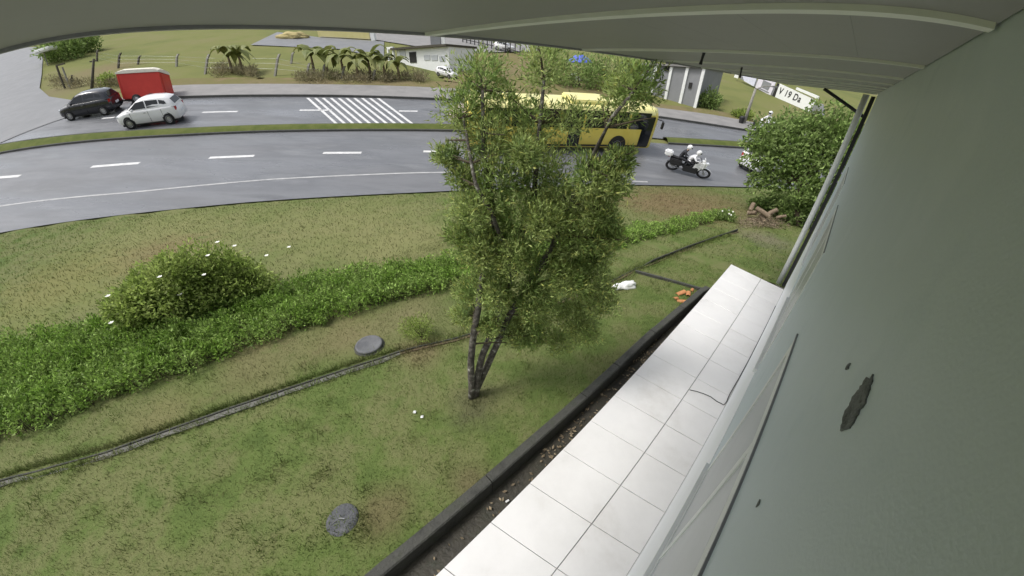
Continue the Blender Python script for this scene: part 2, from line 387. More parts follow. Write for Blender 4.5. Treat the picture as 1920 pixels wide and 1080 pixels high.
# ------------------------------------------------------------------ road markings (parts of the road they are painted on)
def dash(parent, a, b, wd=.13):
    a, b = rp(*a), rp(*b); d = (b-a); nx = Vector((-d.y, d.x, 0)).normalized()*wd
    bm = bmesh.new(); poly(bm, [onplane(p, .035) for p in (a-nx, b-nx, b+nx, a+nx)]); return obj('lane_dash', bm, M_PAINT, parent)
for a, b in (((-60, 340), (38, 331)), ((172, 314), (262, 307)), ((393, 297), (477, 293.5)), ((606, 288), (678, 287.5)), ((794, 285), (853, 286))): dash(road1, a, b)
for a, b in (((12, 243), (81, 235)), ((192, 223), (215, 221)), ((380, 211.5), (446, 210)), ((562, 207.5), (622, 207.5)), ((748, 209), (783, 209.5))): dash(road2, a, b)
bm = bmesh.new(); lp = resamp(L_near, 90)
for a, b in zip(lp, lp[1:]):
    if a.x < 6: poly(bm, [onplane(p, .035) for p in (a+Vector((0, -.06, 0)), b+Vector((0, -.06, 0)), b+Vector((0, .06, 0)), a+Vector((0, .06, 0)))])
obj('edge_line', bm, mat('faded_paint', [(.3, .3, .3), (.5, .5, .49)], 2.5, .6), road1)
for i in range(10):
    f = i/9; a0 = (574+132*f, 183.5+.6*f); b0 = (630+143*f, 234+.3*f); wq = 5.4
    bm = bmesh.new(); poly(bm, [rp(x, y, .035) for x, y in (a0, (a0[0]+wq, a0[1]), (b0[0]+wq*1.15, b0[1]), b0)])
    obj('crossing_stripe', bm, M_PAINT, road2)
# side street on the left, upper yard
def patch(name, pts, off, m):
    bm = bmesh.new(); poly(bm, [rp(x, y, off) for x, y in pts]); bm.normal_update(); bmesh.ops.reverse_faces(bm, faces=[q for q in bm.faces if q.normal.z < 0]); bmesh.ops.triangulate(bm, faces=bm.faces)
    o = obj(name, bm, m); o['kind'] = 'structure'; return o
patch('side_street', [(0, 268), (-60, 230), (-60, 110), (0, 92), (74, 88), (80, 112), (78, 140), (74, 165), (92, 181), (150, 190), (222, 191)], .06, M_ASPH2)
patch('service_yard', [(470, 84), (520, 60), (600, 70), (720, 78), (720, 110), (640, 92), (560, 88)], .05, M_ASPH2)
patch('concrete_apron', [(600, 69), (700, 74), (860, 100), (1010, 96), (1010, 88), (860, 62), (700, 50), (600, 50)], .07, M_PAVE)
patch('gravel_yard', [(830, 150), (860, 100), (1000, 100), (1200, 160), (1225, 200), (1000, 180)], .1, M_VERGE)

# ------------------------------------------------------------------ BUILDING
TW = .15; ZS = 4.15; TF = -1.45; SE = 9.3
bld = empty('building', W(TW, SE, 0), 'pale green rendered building with a boarded eave soffit beside the tiled walkway', 'building')
def part(name, bm, m, parent=bld, smooth=False):
    o = obj(name, bm, m, None, smooth); o.parent = parent; o.matrix_parent_inverse = Matrix.Translation(-Vector(bld.location)) if parent is bld else parent.matrix_parent_inverse.copy()
    if parent is not bld: o.matrix_parent_inverse = Matrix.Identity(4)
    return o
WM = Matrix((PV, DV, Vector((0, 0, 1)))).transposed().to_4x4()    # (t, s, z) -> world
bm = bmesh.new(); box(bm, ((TW+.25), (SE-5)/2, 2.0), (.2+.3, SE+5, 4.6), WM); wall = part('wall', bm, M_WALL)
bm = bmesh.new(); box(bm, (TW+4.0, SE-.1, 2.0), (7.0, .2, 4.6), WM); part('wall', bm, M_WALL)
bm = bmesh.new(); box(bm, (TW-.003, (SE-5)/2, .065), (.008, SE+5, .13), WM, .002); part('skirting', bm, M_WHITE)
bm = bmesh.new(); box(bm, (TW-.001, (SE-5)/2, 1.09), (.006, SE+4.98, 1.9), WM); part('lit_wall_band', bm, mat('floor_lit_white', [(.78, .8, .82), (.84, .86, .88)], 1.2, .35, .03, 10))  # added panel; its white paints in floor light on the lower wall
for s0, s1 in ((.28, 1.52), (2.7, 4.05), (5.3, 6.65)):
    z0, z1 = 2.1, 3.13
    bm = bmesh.new(); f = .05
    for (a, b, c, d) in ((s0, s0+f, z0, z1), (s1-f, s1, z0, z1), (s0+f, s1-f, z0, z0+f), (s0+f, s1-f, z1-f, z1), ((s0+s1)/2-f/2, (s0+s1)/2+f/2, z0+f, z1-f)):
        box(bm, (TW-.001, (a+b)/2, (c+d)/2), (.010, b-a, d-c), WM)
    wf = part('window', bm, M_WHITE)
    for a, b in ((s0+f, (s0+s1)/2-f/2), ((s0+s1)/2+f/2, s1-f)):
        bm = bmesh.new(); box(bm, (TW, (a+b)/2, (z0+z1)/2), (.004, b-a, z1-z0-2*f), WM); part('pane', bm, M_GLASSW, wf)
    bm = bmesh.new(); box(bm, (TW-.002, (s0+s1)/2, z1+.008), (.009, s1-s0+.06, .009), WM); part('head_joint', bm, M_STEEL, wf)
    bm = bmesh.new(); box(bm, (TW-.009, (s0+s1)/2, z0-.025), (.03, s1-s0+.1, .04), WM); part('sill', bm, M_WHITE, wf)
# soffit boards between cover strips
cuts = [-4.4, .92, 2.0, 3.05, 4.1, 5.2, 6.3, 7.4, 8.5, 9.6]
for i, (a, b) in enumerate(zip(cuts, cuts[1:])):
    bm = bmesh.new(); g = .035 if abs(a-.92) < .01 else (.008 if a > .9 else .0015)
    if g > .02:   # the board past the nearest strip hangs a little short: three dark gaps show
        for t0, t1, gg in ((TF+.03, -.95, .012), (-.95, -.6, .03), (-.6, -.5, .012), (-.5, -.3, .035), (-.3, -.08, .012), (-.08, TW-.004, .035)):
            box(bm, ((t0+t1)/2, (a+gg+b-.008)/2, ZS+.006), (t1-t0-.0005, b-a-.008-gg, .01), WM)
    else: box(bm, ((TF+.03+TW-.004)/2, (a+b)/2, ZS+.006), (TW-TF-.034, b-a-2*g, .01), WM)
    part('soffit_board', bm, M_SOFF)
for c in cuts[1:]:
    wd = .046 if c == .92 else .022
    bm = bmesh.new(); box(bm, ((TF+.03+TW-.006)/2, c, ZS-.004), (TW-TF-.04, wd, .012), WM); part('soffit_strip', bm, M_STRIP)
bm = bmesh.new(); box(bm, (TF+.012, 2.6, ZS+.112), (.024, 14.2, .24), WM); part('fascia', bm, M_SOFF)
bm = bmesh.new(); loft(bm, [[WM @ Vector((TF-.06, s, ZS+.2)), WM @ Vector((TW+7.4, s, ZS+2.2)), WM @ Vector((TW+7.4, s, ZS+2.3)), WM @ Vector((TF-.06, s, ZS+.3))] for s in (-4.6, 9.8)], close=True); part('roof', bm, M_CLAY)
bm = bmesh.new(); box(bm, ((TF+TW)/2+.02, 2.6, ZS+.16), (TW-TF-.08, 13.9, .03), WM); part('roof_void_shade', bm, M_DARK)  # near-black sheet added to paint the unlit roof void behind the gaps
bm = bmesh.new(); tube(bm, [WM @ Vector((-.02, SE+.12, z)) for z in (-.2, 1.5, 3.0, 4.12)], .055, 12); part('downpipe', bm, M_WHITE, smooth=True)
bm = bmesh.new(); box(bm, (TW-.05, SE+.03, 2), (.07, .05, 4.2), WM); part('corner_shade', bm, M_BLK)  # black strip painting in the shaded gap between wall end and downpipe
for s in (SE+.25, SE+.45):
    bm = bmesh.new(); tube(bm, [WM @ Vector((TW-.05, s, 3.72)), WM @ Vector((-.75, s, ZS-.02))], .03, 6); part('eave_brace', bm, M_BLK)
# marks on the wall near the lens
def onwall(px, py, t=TW-.003):
    d = ray(px, py); return CAMP+d*(t/d.dot(PV))
def patchw(pts, m, nm):
    q = []
    for (x0, y0), (x1, y1) in zip(pts, pts[1:]+pts[:1]):
        L_ = math.hypot(x1-x0, y1-y0); k = max(1, int(L_/5))
        for i in range(k): q.append((x0+(x1-x0)*i/k+random.uniform(-1.6, 1.6)*min(1, L_/20), y0+(y1-y0)*i/k+random.uniform(-1.6, 1.6)*min(1, L_/20)))
    pts = q
    bm = bmesh.new(); quad_thick(bm, [onwall(*p, TW+.0005) for p in pts], -PV, .0025); bmesh.ops.recalc_face_normals(bm, faces=bm.faces)
    return part(nm, bm, m)
M_PEEL = mat('peeled_render', [(.08, .085, .085), (.24, .25, .25), (.16, .17, .17), (.1, .105, .105)], 45, .9, .8, 200)
patchw([(1640, 703), (1634, 712), (1629, 708), (1620, 722), (1604, 742), (1595, 762), (1585, 778), (1578, 810), (1588, 806), (1597, 804), (1606, 786), (1616, 768), (1626, 756), (1633, 735)], M_PEEL, 'peeled_patch')
patchw([(1597, 681), (1592, 684), (1587, 694), (1592, 693)], M_PEEL, 'peeled_patch')
patchw([(1427, 937), (1422, 944), (1419, 952), (1424, 948)], M_PEEL, 'peeled_patch')

# small dark hooks hanging at the eave edge
for px0, px1, lb in (((1320, 99), (1313, 121), 'short black hook hanging from the eave above the grey warehouse'), ((1391, 126), (1387, 146), 'short black hook hanging from the eave beside the white boards')):
    d = ray(*px0); k = (ZS-.012-CAM_H)/d.z; p0 = CAMP+d*k; h = .32
    hk = empty('hook', p0, lb, 'hook', 'black hooks under the eave')
    d1 = ray(*px1); k1 = math.hypot(p0.x, p0.y)/math.hypot(d1.x, d1.y); p1 = CAMP+d1*k1
    bm = bmesh.new(); tube(bm, [Vector((0, 0, 0)), (p1-p0)*.55, p1-p0], [.008, .006, .009], 8); obj('arm', bm, M_BLK, hk)

# ------------------------------------------------------------------ WALKWAY, gutter, kerbs
bm = bmesh.new(); box(bm, ((-1.16+TW)/2, (9.05-5)/2, -.17), (TW+1.16-.012, 9.05+5-.02, .29), WM); wk = obj('walkway', bm, M_GROUT); wk['kind'] = 'structure'
def skew(s): return .3-.078*(s-.93)
def sj(i, t): s = .93+.613*i; return s+skew(s)*(t+1.16)/1.31
proto_tiles = []
for i in range(-8, 14):
    for t0, t1 in ((-1.165, -.393), (-.385, TW-.010)):
        g = .0035
        q = [(t0, sj(i, t0)+g), (t1, sj(i, t1)+g), (t1, sj(i+1, t1)-g), (t0, sj(i+1, t0)-g)]
        if i == 13: q[2] = (t1, 8.93); q[3] = (t0, 9.23 if t0 < -1 else 9.03); q[2] = (t1, 9.03 if t0 < -1 else 8.9)
        z = random.uniform(-.0012, .0012)
        bm = bmesh.new(); quad_thick(bm, [WM @ Vector((a, b, -.025)) for a, b in q], (0, 0, 1), .03+z); bmesh.ops.recalc_face_normals(bm, faces=bm.faces)
        top = [e for e in bm.edges if all(v.co.z > 0 for v in e.verts)]
        bmesh.ops.bevel(bm, geom=top, offset=.002, segments=1, affect='EDGES'); obj('tile', bm, M_TILE, wk)
bm = bmesh.new(); R = []
for s in np.arange(-6, 8.01, .2):
    R.append([bm.verts.new(WM @ Vector((t, s, -.3+.02*noise.noise(Vector((s*2, t*6, 0)))))) for t in (tk(s)+.1, -1.45, -1.3, -1.14)])
for a, b in zip(R, R[1:]):
    for k in range(3): bm.faces.new((a[k], a[k+1], b[k+1], b[k]))
obj('gutter', bm, M_MUCK, smooth=True)['kind'] = 'structure'
krb = empty('kerb', W(-1.6, 2, -.3)); tag(krb, 'long dark mossy concrete kerb between the lawn and the gutter of the walkway', 'kerb')
sg = [-6, -3, -.6, 1.25, 3.1, 4.0, 5.25, 6.45, 7.7]
for a, b in zip(sg, sg[1:]):
    bm = bmesh.new(); secs = []
    for s in np.linspace(a+.006, b-.006, 5):
        o_ = tk(s); j = .006*noise.noise(Vector((s*3, 0, 0)))
        secs.append([WM @ Vector(q) for q in ((o_+j, s, -.45), (o_+j, s, -.06), (o_+.015+j, s, -.045), (o_+.115+j, s, -.045), (o_+.13+j, s, -.06), (o_+.13+j, s, -.45))])
    loft(bm, secs, close=True); o = obj('kerb_stone', bm, M_MOSS); o.parent = krb; o.matrix_parent_inverse = Matrix.Translation(-Vector(krb.location))

# lawn drain: shallow concrete channel with a raised dark lip
DR = [(-160, 945), (0, 903), (190, 853), (370, 789), (500, 744), (660, 690), (770, 655), (870, 632), (1000, 585), (1140, 532), (1190, 506), (1290, 466), (1382, 434)]
dr = resamp([gp(*q) for q in DR], 60)
drain = empty('lawn_drain', dr[30]); tag(drain, 'shallow old concrete drain channel with a dark lip running across the lawn', 'drain')
def rel(o, p): o.parent = p; o.matrix_parent_inverse = Matrix.Translation(-Vector(p.location)); return o
CUTS = list(range(0, 60, 6))+[59]
for a, b in zip(CUTS, CUTS[1:]):
    for nm in ('channel_slab', 'channel_lip'):
        bm = bmesh.new(); secs = []
        for i in range(a, b+1):
            p = dr[i]; d = (dr[min(59, i+1)]-dr[max(0, i-1)]).normalized(); n = Vector((-d.y, d.x, 0))   # n points away from the building
            e = d*(.006 if i == a else (-.006 if i == b else 0)); p = p+e
            j = .012*noise.noise(Vector((i*.9, 0, 4)))
            wdt = (.115+.035*noise.noise(Vector((i*.8, 3, 0)))) if i < 24 else .07
            if nm == 'channel_slab': q = [(-wdt, -.1), (-wdt, .02), (-wdt*.6, .018), (-.012, .012), (-.012, -.1)]
            else: hh = (.035+.012*noise.noise(Vector((i*.7, 1, 2)))) if i < 44 else .10; q = [(-.012, -.12), (-.012, hh-.006), (-.006, hh), (.012, hh), (.018, hh-.006), (.018, -.12)]
            secs.append([p+n*(x+j)+Vector((0, 0, z)) for x, z in q])
        loft(bm, secs, close=True); rel(obj(nm, bm, (M_CONC if a < 24 else M_SOILT) if nm == 'channel_slab' else M_MOSS), drain)
eb = resamp([gp(1190, 511), gp(1250, 527), gp(1318, 546)], 8); edg = empty('edging_board', eb[4]); tag(edg, 'short dark edging board across the grass between the drain and the walkway', 'edging')
for a, b in ((0, 3), (3, 7)):
    bm = bmesh.new(); secs = []
    for i in range(a, b+1):
        d = (eb[-1]-eb[0]).normalized(); n = Vector((-d.y, d.x, 0)); p = eb[i]+d*(.005 if i == a else -.005)
        secs.append([p+n*x+Vector((0, 0, z)) for x, z in ((-.03, -.1), (-.03, .07), (.03, .07), (.03, -.1))])
    loft(bm, secs, close=True); rel(obj('board', bm, M_MOSS), edg)

# manholes, cable, bag, clay pile
p = gp(693, 650); mh = empty('manhole_cover', p, 'round raised pale grey concrete lid beside the lawn drain', 'manhole cover')
bm = bmesh.new(); lathe(bm, [(.235, -.05), (.243, .06), (.235, .072), (.21, .077), (.2, .07), (.0001, .073)], 28); obj('lid', bm, M_LID, mh, True)
bm = bmesh.new(); lathe(bm, [(.27, -.1), (.27, .02), (.247, .025), (.247, -.1)], 28); obj('ring', bm, M_MOSS, mh)
p = gp(643, 975); mh = empty('manhole_cover', p, 'dark grey flat lid half sunk in the foreground grass', 'manhole cover')
bm = bmesh.new(); lathe(bm, [(.175, -.05), (.18, .012), (.17, .022), (.13, .025), (.0001, .025)], 22)
for v in bm.verts: v.co.xy *= 1+.06*noise.noise(Vector((v.co.x*6, v.co.y*6, 1)))
obj('lid', bm, M_LIDD, mh, True)
bm = bmesh.new(); tube(bm, [Vector((-.05, 0, .02)), Vector((-.03, 0, .04)), Vector((.03, 0, .04)), Vector((.05, 0, .02))], .008, 6); obj('lift_handle', bm, M_STEEL, mh)
def fl(px, py, z=.006):
    d = ray(px, py); return CAMP+d*((z-CAM_H)/d.z)
cp = [fl(q[0]-(3 if q[1] < 755 and q[0] > 1355 else 0), q[1], .012) for q in ((1293, 731), (1312, 735), (1333, 744), (1350, 757), (1360, 760), (1370, 741), (1388, 710), (1408, 673), (1428, 634), (1446, 598), (1457, 574))]
bm = bmesh.new(); tube(bm, resamp(cp, 40), .006, 6); tag(obj('cable', bm, M_CABLE, smooth=True), 'thin black cable lying along the wall foot and bending across the white tiles', 'cable')
p = gp(1172, 538); bm = bmesh.new(); bmesh.ops.create_icosphere(bm, subdivisions=4, radius=1)
for v in bm.verts:
    c = v.co.copy(); q = 1+.28*noise.noise(c*1.7)+.14*noise.noise(c*5)+.05*noise.noise(c*13)
    two = 1-.35*math.exp(-((c.x+.35)/.22)**2)
    v.co = Vector((c.x*.31*q, c.y*.13*q*two, max(-.02, c.z*.13*q*two)))
bag = obj('plastic_bag', bm, M_BAG, smooth=True); bag.location = p+Vector((0, 0, .02)); bag.rotation_euler = (0, 0, .25)
tag(bag, 'crumpled white plastic bag lying by the drain beside the tree', 'bag')
CLAYL = ['upper flat piece of orange clay roof tile beside the kerb', 'broken orange clay tile leaning on its pile by the edging board', 'small pale orange clay shard at the kerb end', 'curved orange clay tile lying lowest beside the kerb', 'orange clay fragment nearest the white walkway']
for i, ((px, py), sz, rz) in enumerate(zip(((1276, 551), (1290, 553), (1266, 562), (1278, 566), (1297, 546)), ((.22, .13), (.17, .1), (.12, .08), (.2, .09), (.12, .07)), (.3, 1.1, .4, -.4, .9))):
    bm = bmesh.new(); secs = []
    for xx in (-1, 1): secs.append([Vector((xx*sz[0]/2, math.cos(a)*sz[1]/2, math.sin(a)*sz[1]*.35*(1+.1*xx))) for a in np.linspace(0, math.pi, 7)]+[Vector((xx*sz[0]/2, math.cos(a)*sz[1]*.4, math.sin(a)*sz[1]*.24)) for a in np.linspace(math.pi, 0, 7)])
    loft(bm, secs, close=True); o = obj('clay_tile', bm, M_CLAY); o.location = gp(px, py)+Vector((0, 0, .015+.012*(i % 3))); o.rotation_euler = (.15*(i-2), .2*((i*7) % 3-1), rz)
    tag(o, CLAYL[i], 'clay tile', 'broken clay tiles by the kerb')
bm = bmesh.new(); box(bm, (0, 0, .01), (.05, .022, .012), None, .003); o = obj('wrapper', bm, M_BAG); d = ray(951, 940); o.location = CAMP+d*((-.28-CAM_H)/d.z); o.rotation_euler = (.1, .1, .6); tag(o, 'tiny white wrapper lying in the dark gutter next to the tiles', 'wrapper')
for i, (px, py) in enumerate(((778, 775), (792, 784), (488, 148))):
    bm = bmesh.new(); bmesh.ops.create_grid(bm, x_segments=3, y_segments=3, size=.02 if i < 2 else .3)
    for v in bm.verts: v.co.z = abs(noise.noise(v.co*40+Vector((i, 0, 0))))*(.03 if i < 2 else .3)
    o = obj('paper_scrap', bm, M_BAG); o.location = gp(px, py)+Vector((0, 0, .03 if i < 2 else .12)); tag(o, ('white paper scrap on the grass left of the tree foot', 'torn white paper scrap on the grass nearest the tree foot', 'white litter sheet on the verge across the street')[i], 'paper')
# dead leaves in the gutter
V = []; F = []
for i in range(230):
    s = random.choice([random.gauss(2.6, .5), random.gauss(4.6, .5), random.uniform(.2, 7.6)]); t = random.uniform(-1.42, -1.2); c = WM @ Vector((t, s, -.27)); a = random.uniform(0, 6.3); l = random.uniform(.012, .035)
    d = Vector((math.cos(a), math.sin(a), random.uniform(-.3, .5)))*l; e = Vector((-math.sin(a), math.cos(a), random.uniform(-.4, .4)))*l*.5; n = len(V)
    V += [c-d, c+e, c+d, c-e]; F.append((n, n+1, n+2, n+3))
npmesh('leaf_litter', [tuple(v) for v in V], F, M_LITTER)['kind'] = 'stuff'

# ------------------------------------------------------------------ foliage helper
def leaves(centres, L, Wd, seed=0, up=.3, droop=0.0, shell=.0):
    """centres: [(point, (rx,ry,rz), n)] -> arrays of folded leaf blades spread through the volumes"""
    r = np.random.default_rng(seed); VV = []; FF = []; base = 0
    for c, rad, n in centres:
        n = int(n); d = r.normal(size=(n, 3)); d /= np.linalg.norm(d, axis=1)[:, None]
        rr = r.random(n)**(1/3.)*(1-shell)+shell*r.random(n)**.15
        cl = 1+.22*np.sin(d[:, 0]*5+c[0]*3)+.2*np.sin(d[:, 1]*6+c[1]*2)+.18*np.sin(d[:, 2]*7+c[2])
        p = np.array(c)+d*np.array(rad)*(rr*cl)[:, None]
        ax = d*.9+r.normal(size=(n, 3))*.8+np.array([0, 0, up]); ax[:, 2] -= droop; ax /= np.linalg.norm(ax, axis=1)[:, None]
        sd = np.cross(ax, r.normal(size=(n, 3))); sd /= np.linalg.norm(sd, axis=1)[:, None]+1e-9
        l = L*(.6+.8*r.random(n))[:, None]; w_ = Wd*(.6+.8*r.random(n))[:, None]
        nn = np.cross(ax, sd)*w_*.35
        q = np.stack([p, p+ax*l*.5+sd*w_/2+nn, p+ax*l, p+ax*l*.5-sd*w_/2+nn], 1)
        VV.append(q.reshape(-1, 3)); ii = base+np.arange(n)[:, None]*4
        FF.append(np.concatenate([np.concatenate([ii, ii+1, ii+2], 1), np.concatenate([ii, ii+2, ii+3], 1)], 0)); base += 4*n
    return np.concatenate(VV), np.concatenate(FF)
def limb(bm, a, b, r1, r2, wob=.05, n=7, seed=0):
    pts = [a.lerp(b, i/(n-1))+Vector((noise.noise(Vector((i*.7, seed, 0))), noise.noise(Vector((i*.7, seed, 9))), 0))*wob*min(1, i/2) for i in range(n)]
    tube(bm, pts, [r1+(r2-r1)*i/(n-1) for i in range(n)], 7); return pts

# ------------------------------------------------------------------ the tree on the lawn
tb = gp(884, 745); hd0 = math.hypot(tb.x, tb.y)
tree = empty('tree', tb, 'small bottlebrush tree with mottled trunk standing on the lawn in front of the bus', 'tree')
cl = [(905, 150, 62, .25), (945, 190, 45, .3), (1022, 125, 58, .25), (1190, 158, 50, -.1), (1160, 205, 40, 0), (868, 205, 50, .2), (1000, 235, 60, .3), (915, 265, 62, .1), (1075, 225, 42, .2), (1010, 320, 80, .2),
      (930, 340, 70, 0), (1115, 330, 48, -.1), (1060, 385, 70, .1), (890, 390, 52, -.1), (970, 420, 80, .1), (1085, 440, 60, 0), (915, 470, 66, 0), (1030, 500, 80, .1), (1100, 520, 48, 0), (930, 545, 62, .1), (1010, 575, 62, .15), (1080, 590, 40, .1), (838, 292, 26, .1), (1150, 345, 36, -.1), (1165, 300, 26, 0),
      (870, 330, 34, .05), (1120, 400, 40, -.05), (985, 290, 40, -.15), (960, 610, 40, .1), (880, 545, 34, .1), (1110, 470, 40, .1), (1125, 560, 38, .05), (1095, 622, 34, .05), (868, 592, 26, .05), (1005, 625, 34, .1), (860, 440, 28, 0), (1140, 440, 30, 0), (930, 545, 44, -.2), (1000, 565, 46, -.15), (960, 480, 50, -.22), (1020, 410, 50, -.22), (900, 470, 40, -.2), (1060, 520, 44, -.2), (1050, 640, 30, .2), (918, 612, 24, -.1), (975, 630, 30, .0)]
C = []; cps = []
for px, py, r, dh in cl:
    hd = hd0+.15+dh; c = onray(px, py, hd); dist = (c-CAMP).length
    th = r/760.0*dist*.9; C.append((tuple(c-tb), (th*1.05, th*1.05, th), (14*r if r > 46 else 8*r) if py < 260 else (19*r if py < 350 else 24*r))); cps.append(c-tb)
V, F = leaves([(c, rd, n*1.7) for c, rd, n in C], .058, .0135, 3, up=.7)
npmesh('crown', V, F, M_LEAF, tree)
V, F = leaves([(c, tuple(x*1.12 for x in rd), n*.16) for c, rd, n in C], .06, .013, 5, up=.8, shell=.6)
npmesh('young_shoots', V, F, M_LEAFN, tree)
bm = bmesh.new(); o0 = Vector((0, 0, -.05))
def tp(px, py, dh=.0): return onray(px, py, hd0+dh)-tb
stems = [(o0, tp(884, 680, .0), tp(886, 640, .02), tp(894, 585, .05), tp(905, 520, .1), tp(930, 420, .1), tp(905, 280, .2), tp(905, 170, .25)),
         (o0+Vector((.05, .02, 0)), tp(900, 680, .04), tp(916, 640, .08), tp(935, 580, .15), tp(975, 480, .2), tp(1000, 380, .25), tp(1010, 250, .3), tp(1020, 150, .3)),
         (o0+Vector((.02, .06, 0)), tp(912, 690, .1), tp(934, 640, .14), tp(955, 590, .2), tp(1020, 490, .2), tp(1070, 380, .15), tp(1108, 300, .1), tp(1140, 230, .05), tp(1190, 170, -.1)),
         (tp(935, 580, .15), tp(960, 500, .0), tp(935, 430, -.05), tp(890, 340, -.1), tp(868, 220, .2))]
for i, st in enumerate(stems):
    pts = resamp([Vector(q) for q in st], 16); n = len(pts)
    pts = [q+Vector((noise.noise(Vector((k*.6, i*3, 0))), noise.noise(Vector((k*.6, i*3, 7))), 0))*.03*min(1, k/3) for k, q in enumerate(pts)]
    tube(bm, pts, [(.046 if i < 3 else .026)*(1-k/n)**.7+.008 for k in range(n)], 8)
obj('trunk', bm, M_BARK, tree, True)
allp = [Vector(q) for st in stems for q in resamp([Vector(x) for x in st], 12)[3:]]
for i, c in enumerate(cps):
    for k in range(3):
        tgt = c+Vector((random.gauss(0, .12), random.gauss(0, .12), random.gauss(.05, .1)))
        a = min((q for q in allp if q.z < tgt.z+.05), key=lambda q: (q-tgt).length, default=allp[0])
        if (a-tgt).length < .75:
            bm = bmesh.new(); limb(bm, a, tgt, .013, .004, .04, 6, i*3+k); obj('branch', bm, M_TWIG, tree)
# feathery weed beside the trunk
p = gp(790, 632); wd = empty('shrub', p, 'soft yellowish seedling shrub just left of the tree trunk', 'shrub')
V, F = leaves([((0, 0, .22), (.27, .27, .26), 1500), ((-.2, .1, .16), (.2, .2, .18), 700)], .05, .010, 8, up=.7); npmesh('foliage', V, F, M_SHRUB, wd)
bm = bmesh.new()
for k in range(7): limb(bm, Vector((0, 0, -.03)), Vector((random.gauss(0, .14), random.gauss(0, .14), .36)), .008, .003, .02, 5, k)
obj('stem', bm, M_TWIG, wd)

# ------------------------------------------------------------------ round shrub with white flowers
p = gp(375, 585); shb = empty('shrub', p, 'round olive green shrub dotted with white flowers behind the hedge', 'shrub')
scl = []
dist = (p-CAMP).length
for px, py, r in ((375, 545, 70), (300, 548, 62), (450, 540, 60), (370, 512, 52), (262, 568, 40), (482, 556, 42), (425, 508, 46), (320, 522, 45), (240, 578, 30), (345, 575, 50), (420, 575, 45)):
    hd = math.hypot(p.x, p.y)+random.uniform(-.25, .3); c = onray(px, py, hd)-p; th = r/830.0*dist; c.z = max(c.z, th*.55)
    scl.append((tuple(c), (th, th*.9, th*.8), r*46))
V, F = leaves(scl, .09, .04, 11, up=.4, shell=.35); npmesh('foliage', V, F, M_SHRUB, shb)
bm = bmesh.new()
for k in range(14): limb(bm, Vector((random.gauss(0, .15), random.gauss(0, .12), -.05)), Vector(scl[k % len(scl)][0])+Vector((random.gauss(0, .2), random.gauss(0, .2), 0)), .02, .006, .06, 6, k)
obj('stem', bm, M_TWIG, shb)
for px, py in ((408, 455), (440, 462), (500, 480), (542, 464), (203, 556), (338, 553), (383, 516), (209, 606), (390, 480), (300, 520)):
    hd = math.hypot(p.x, p.y)-.75; c = onray(px, py, hd)-p
    if c.z < .05: c = gp(px, py)-p+Vector((0, 0, .06))
    bm = bmesh.new()
    for k in range(5):
        a = k*1.257; d = Vector((math.cos(a), math.sin(a), .5))*.045; e = Vector((-math.sin(a), math.cos(a), 0))*.024; poly(bm, [c, c+d*.6+e, c+d, c+d*.6-e])
    obj('flower', bm, M_PETAL, shb)

# ------------------------------------------------------------------ hedge
HF = [(-120, 870), (0, 828), (110, 795), (200, 750), (330, 705), (450, 660), (580, 612), (720, 572), (830, 545), (1000, 505), (1160, 464), (1280, 432), (1372, 408)]
HB = [(-120, 660), (0, 648), (110, 630), (200, 618), (330, 600), (450, 570), (560, 536), (700, 512), (800, 500), (1000, 470), (1160, 440), (1280, 416), (1350, 400)]
hf = resamp([gp(*q) for q in HF], 90); hb = resamp([gp(*q) for q in HB], 90)
hd_ = empty('hedge', hf[40], 'low bright green leafy hedge running across the lawn in front of the round shrub', 'hedge')
hl = []
for i in range(90):
    wid = (hb[i]-hf[i]).length; m_ = max(2, int(wid/.22))
    for k in range(m_):
        q = hf[i].lerp(hb[i], (k+.5)/m_)+Vector((random.gauss(0, .06), random.gauss(0, .06), 0))
        h = .25+.12*noise.noise(Vector((q.x*1.5, q.y*1.5, 0)))+.08*noise.noise(Vector((q.x*4, q.y*4, 2)))+random.uniform(-.06, .09)
        if i > 58: h *= .8
        hl.append((tuple(q-hf[40]+Vector((0, 0, h*.62))), (random.uniform(.12, .2), random.uniform(.12, .2), h*.62), random.uniform(60, 150)))
V, F = leaves([(c, rd, n*1.5) for c, rd, n in hl], .065, .029, 13, up=.7, shell=.3); npmesh('foliage', V, F, M_HEDGE, hd_)
bm = bmesh.new()
for i in range(1100):
    f = random.random()*88; a = hf[int(f)].lerp(hf[int(f)+1], f % 1)-hf[40]; b_ = hb[int(f)]-hf[int(f)]; q = a+b_*min(1, .12/b_.length*random.random()*3)
    tube(bm, [q+Vector((0, 0, -.03)), q+Vector((random.gauss(0, .04), random.gauss(0, .04), random.uniform(.12, .3)))], [.007, .004], 4)
so = obj('stem', bm, M_TWIG, hd_); so['kind'] = 'stuff'

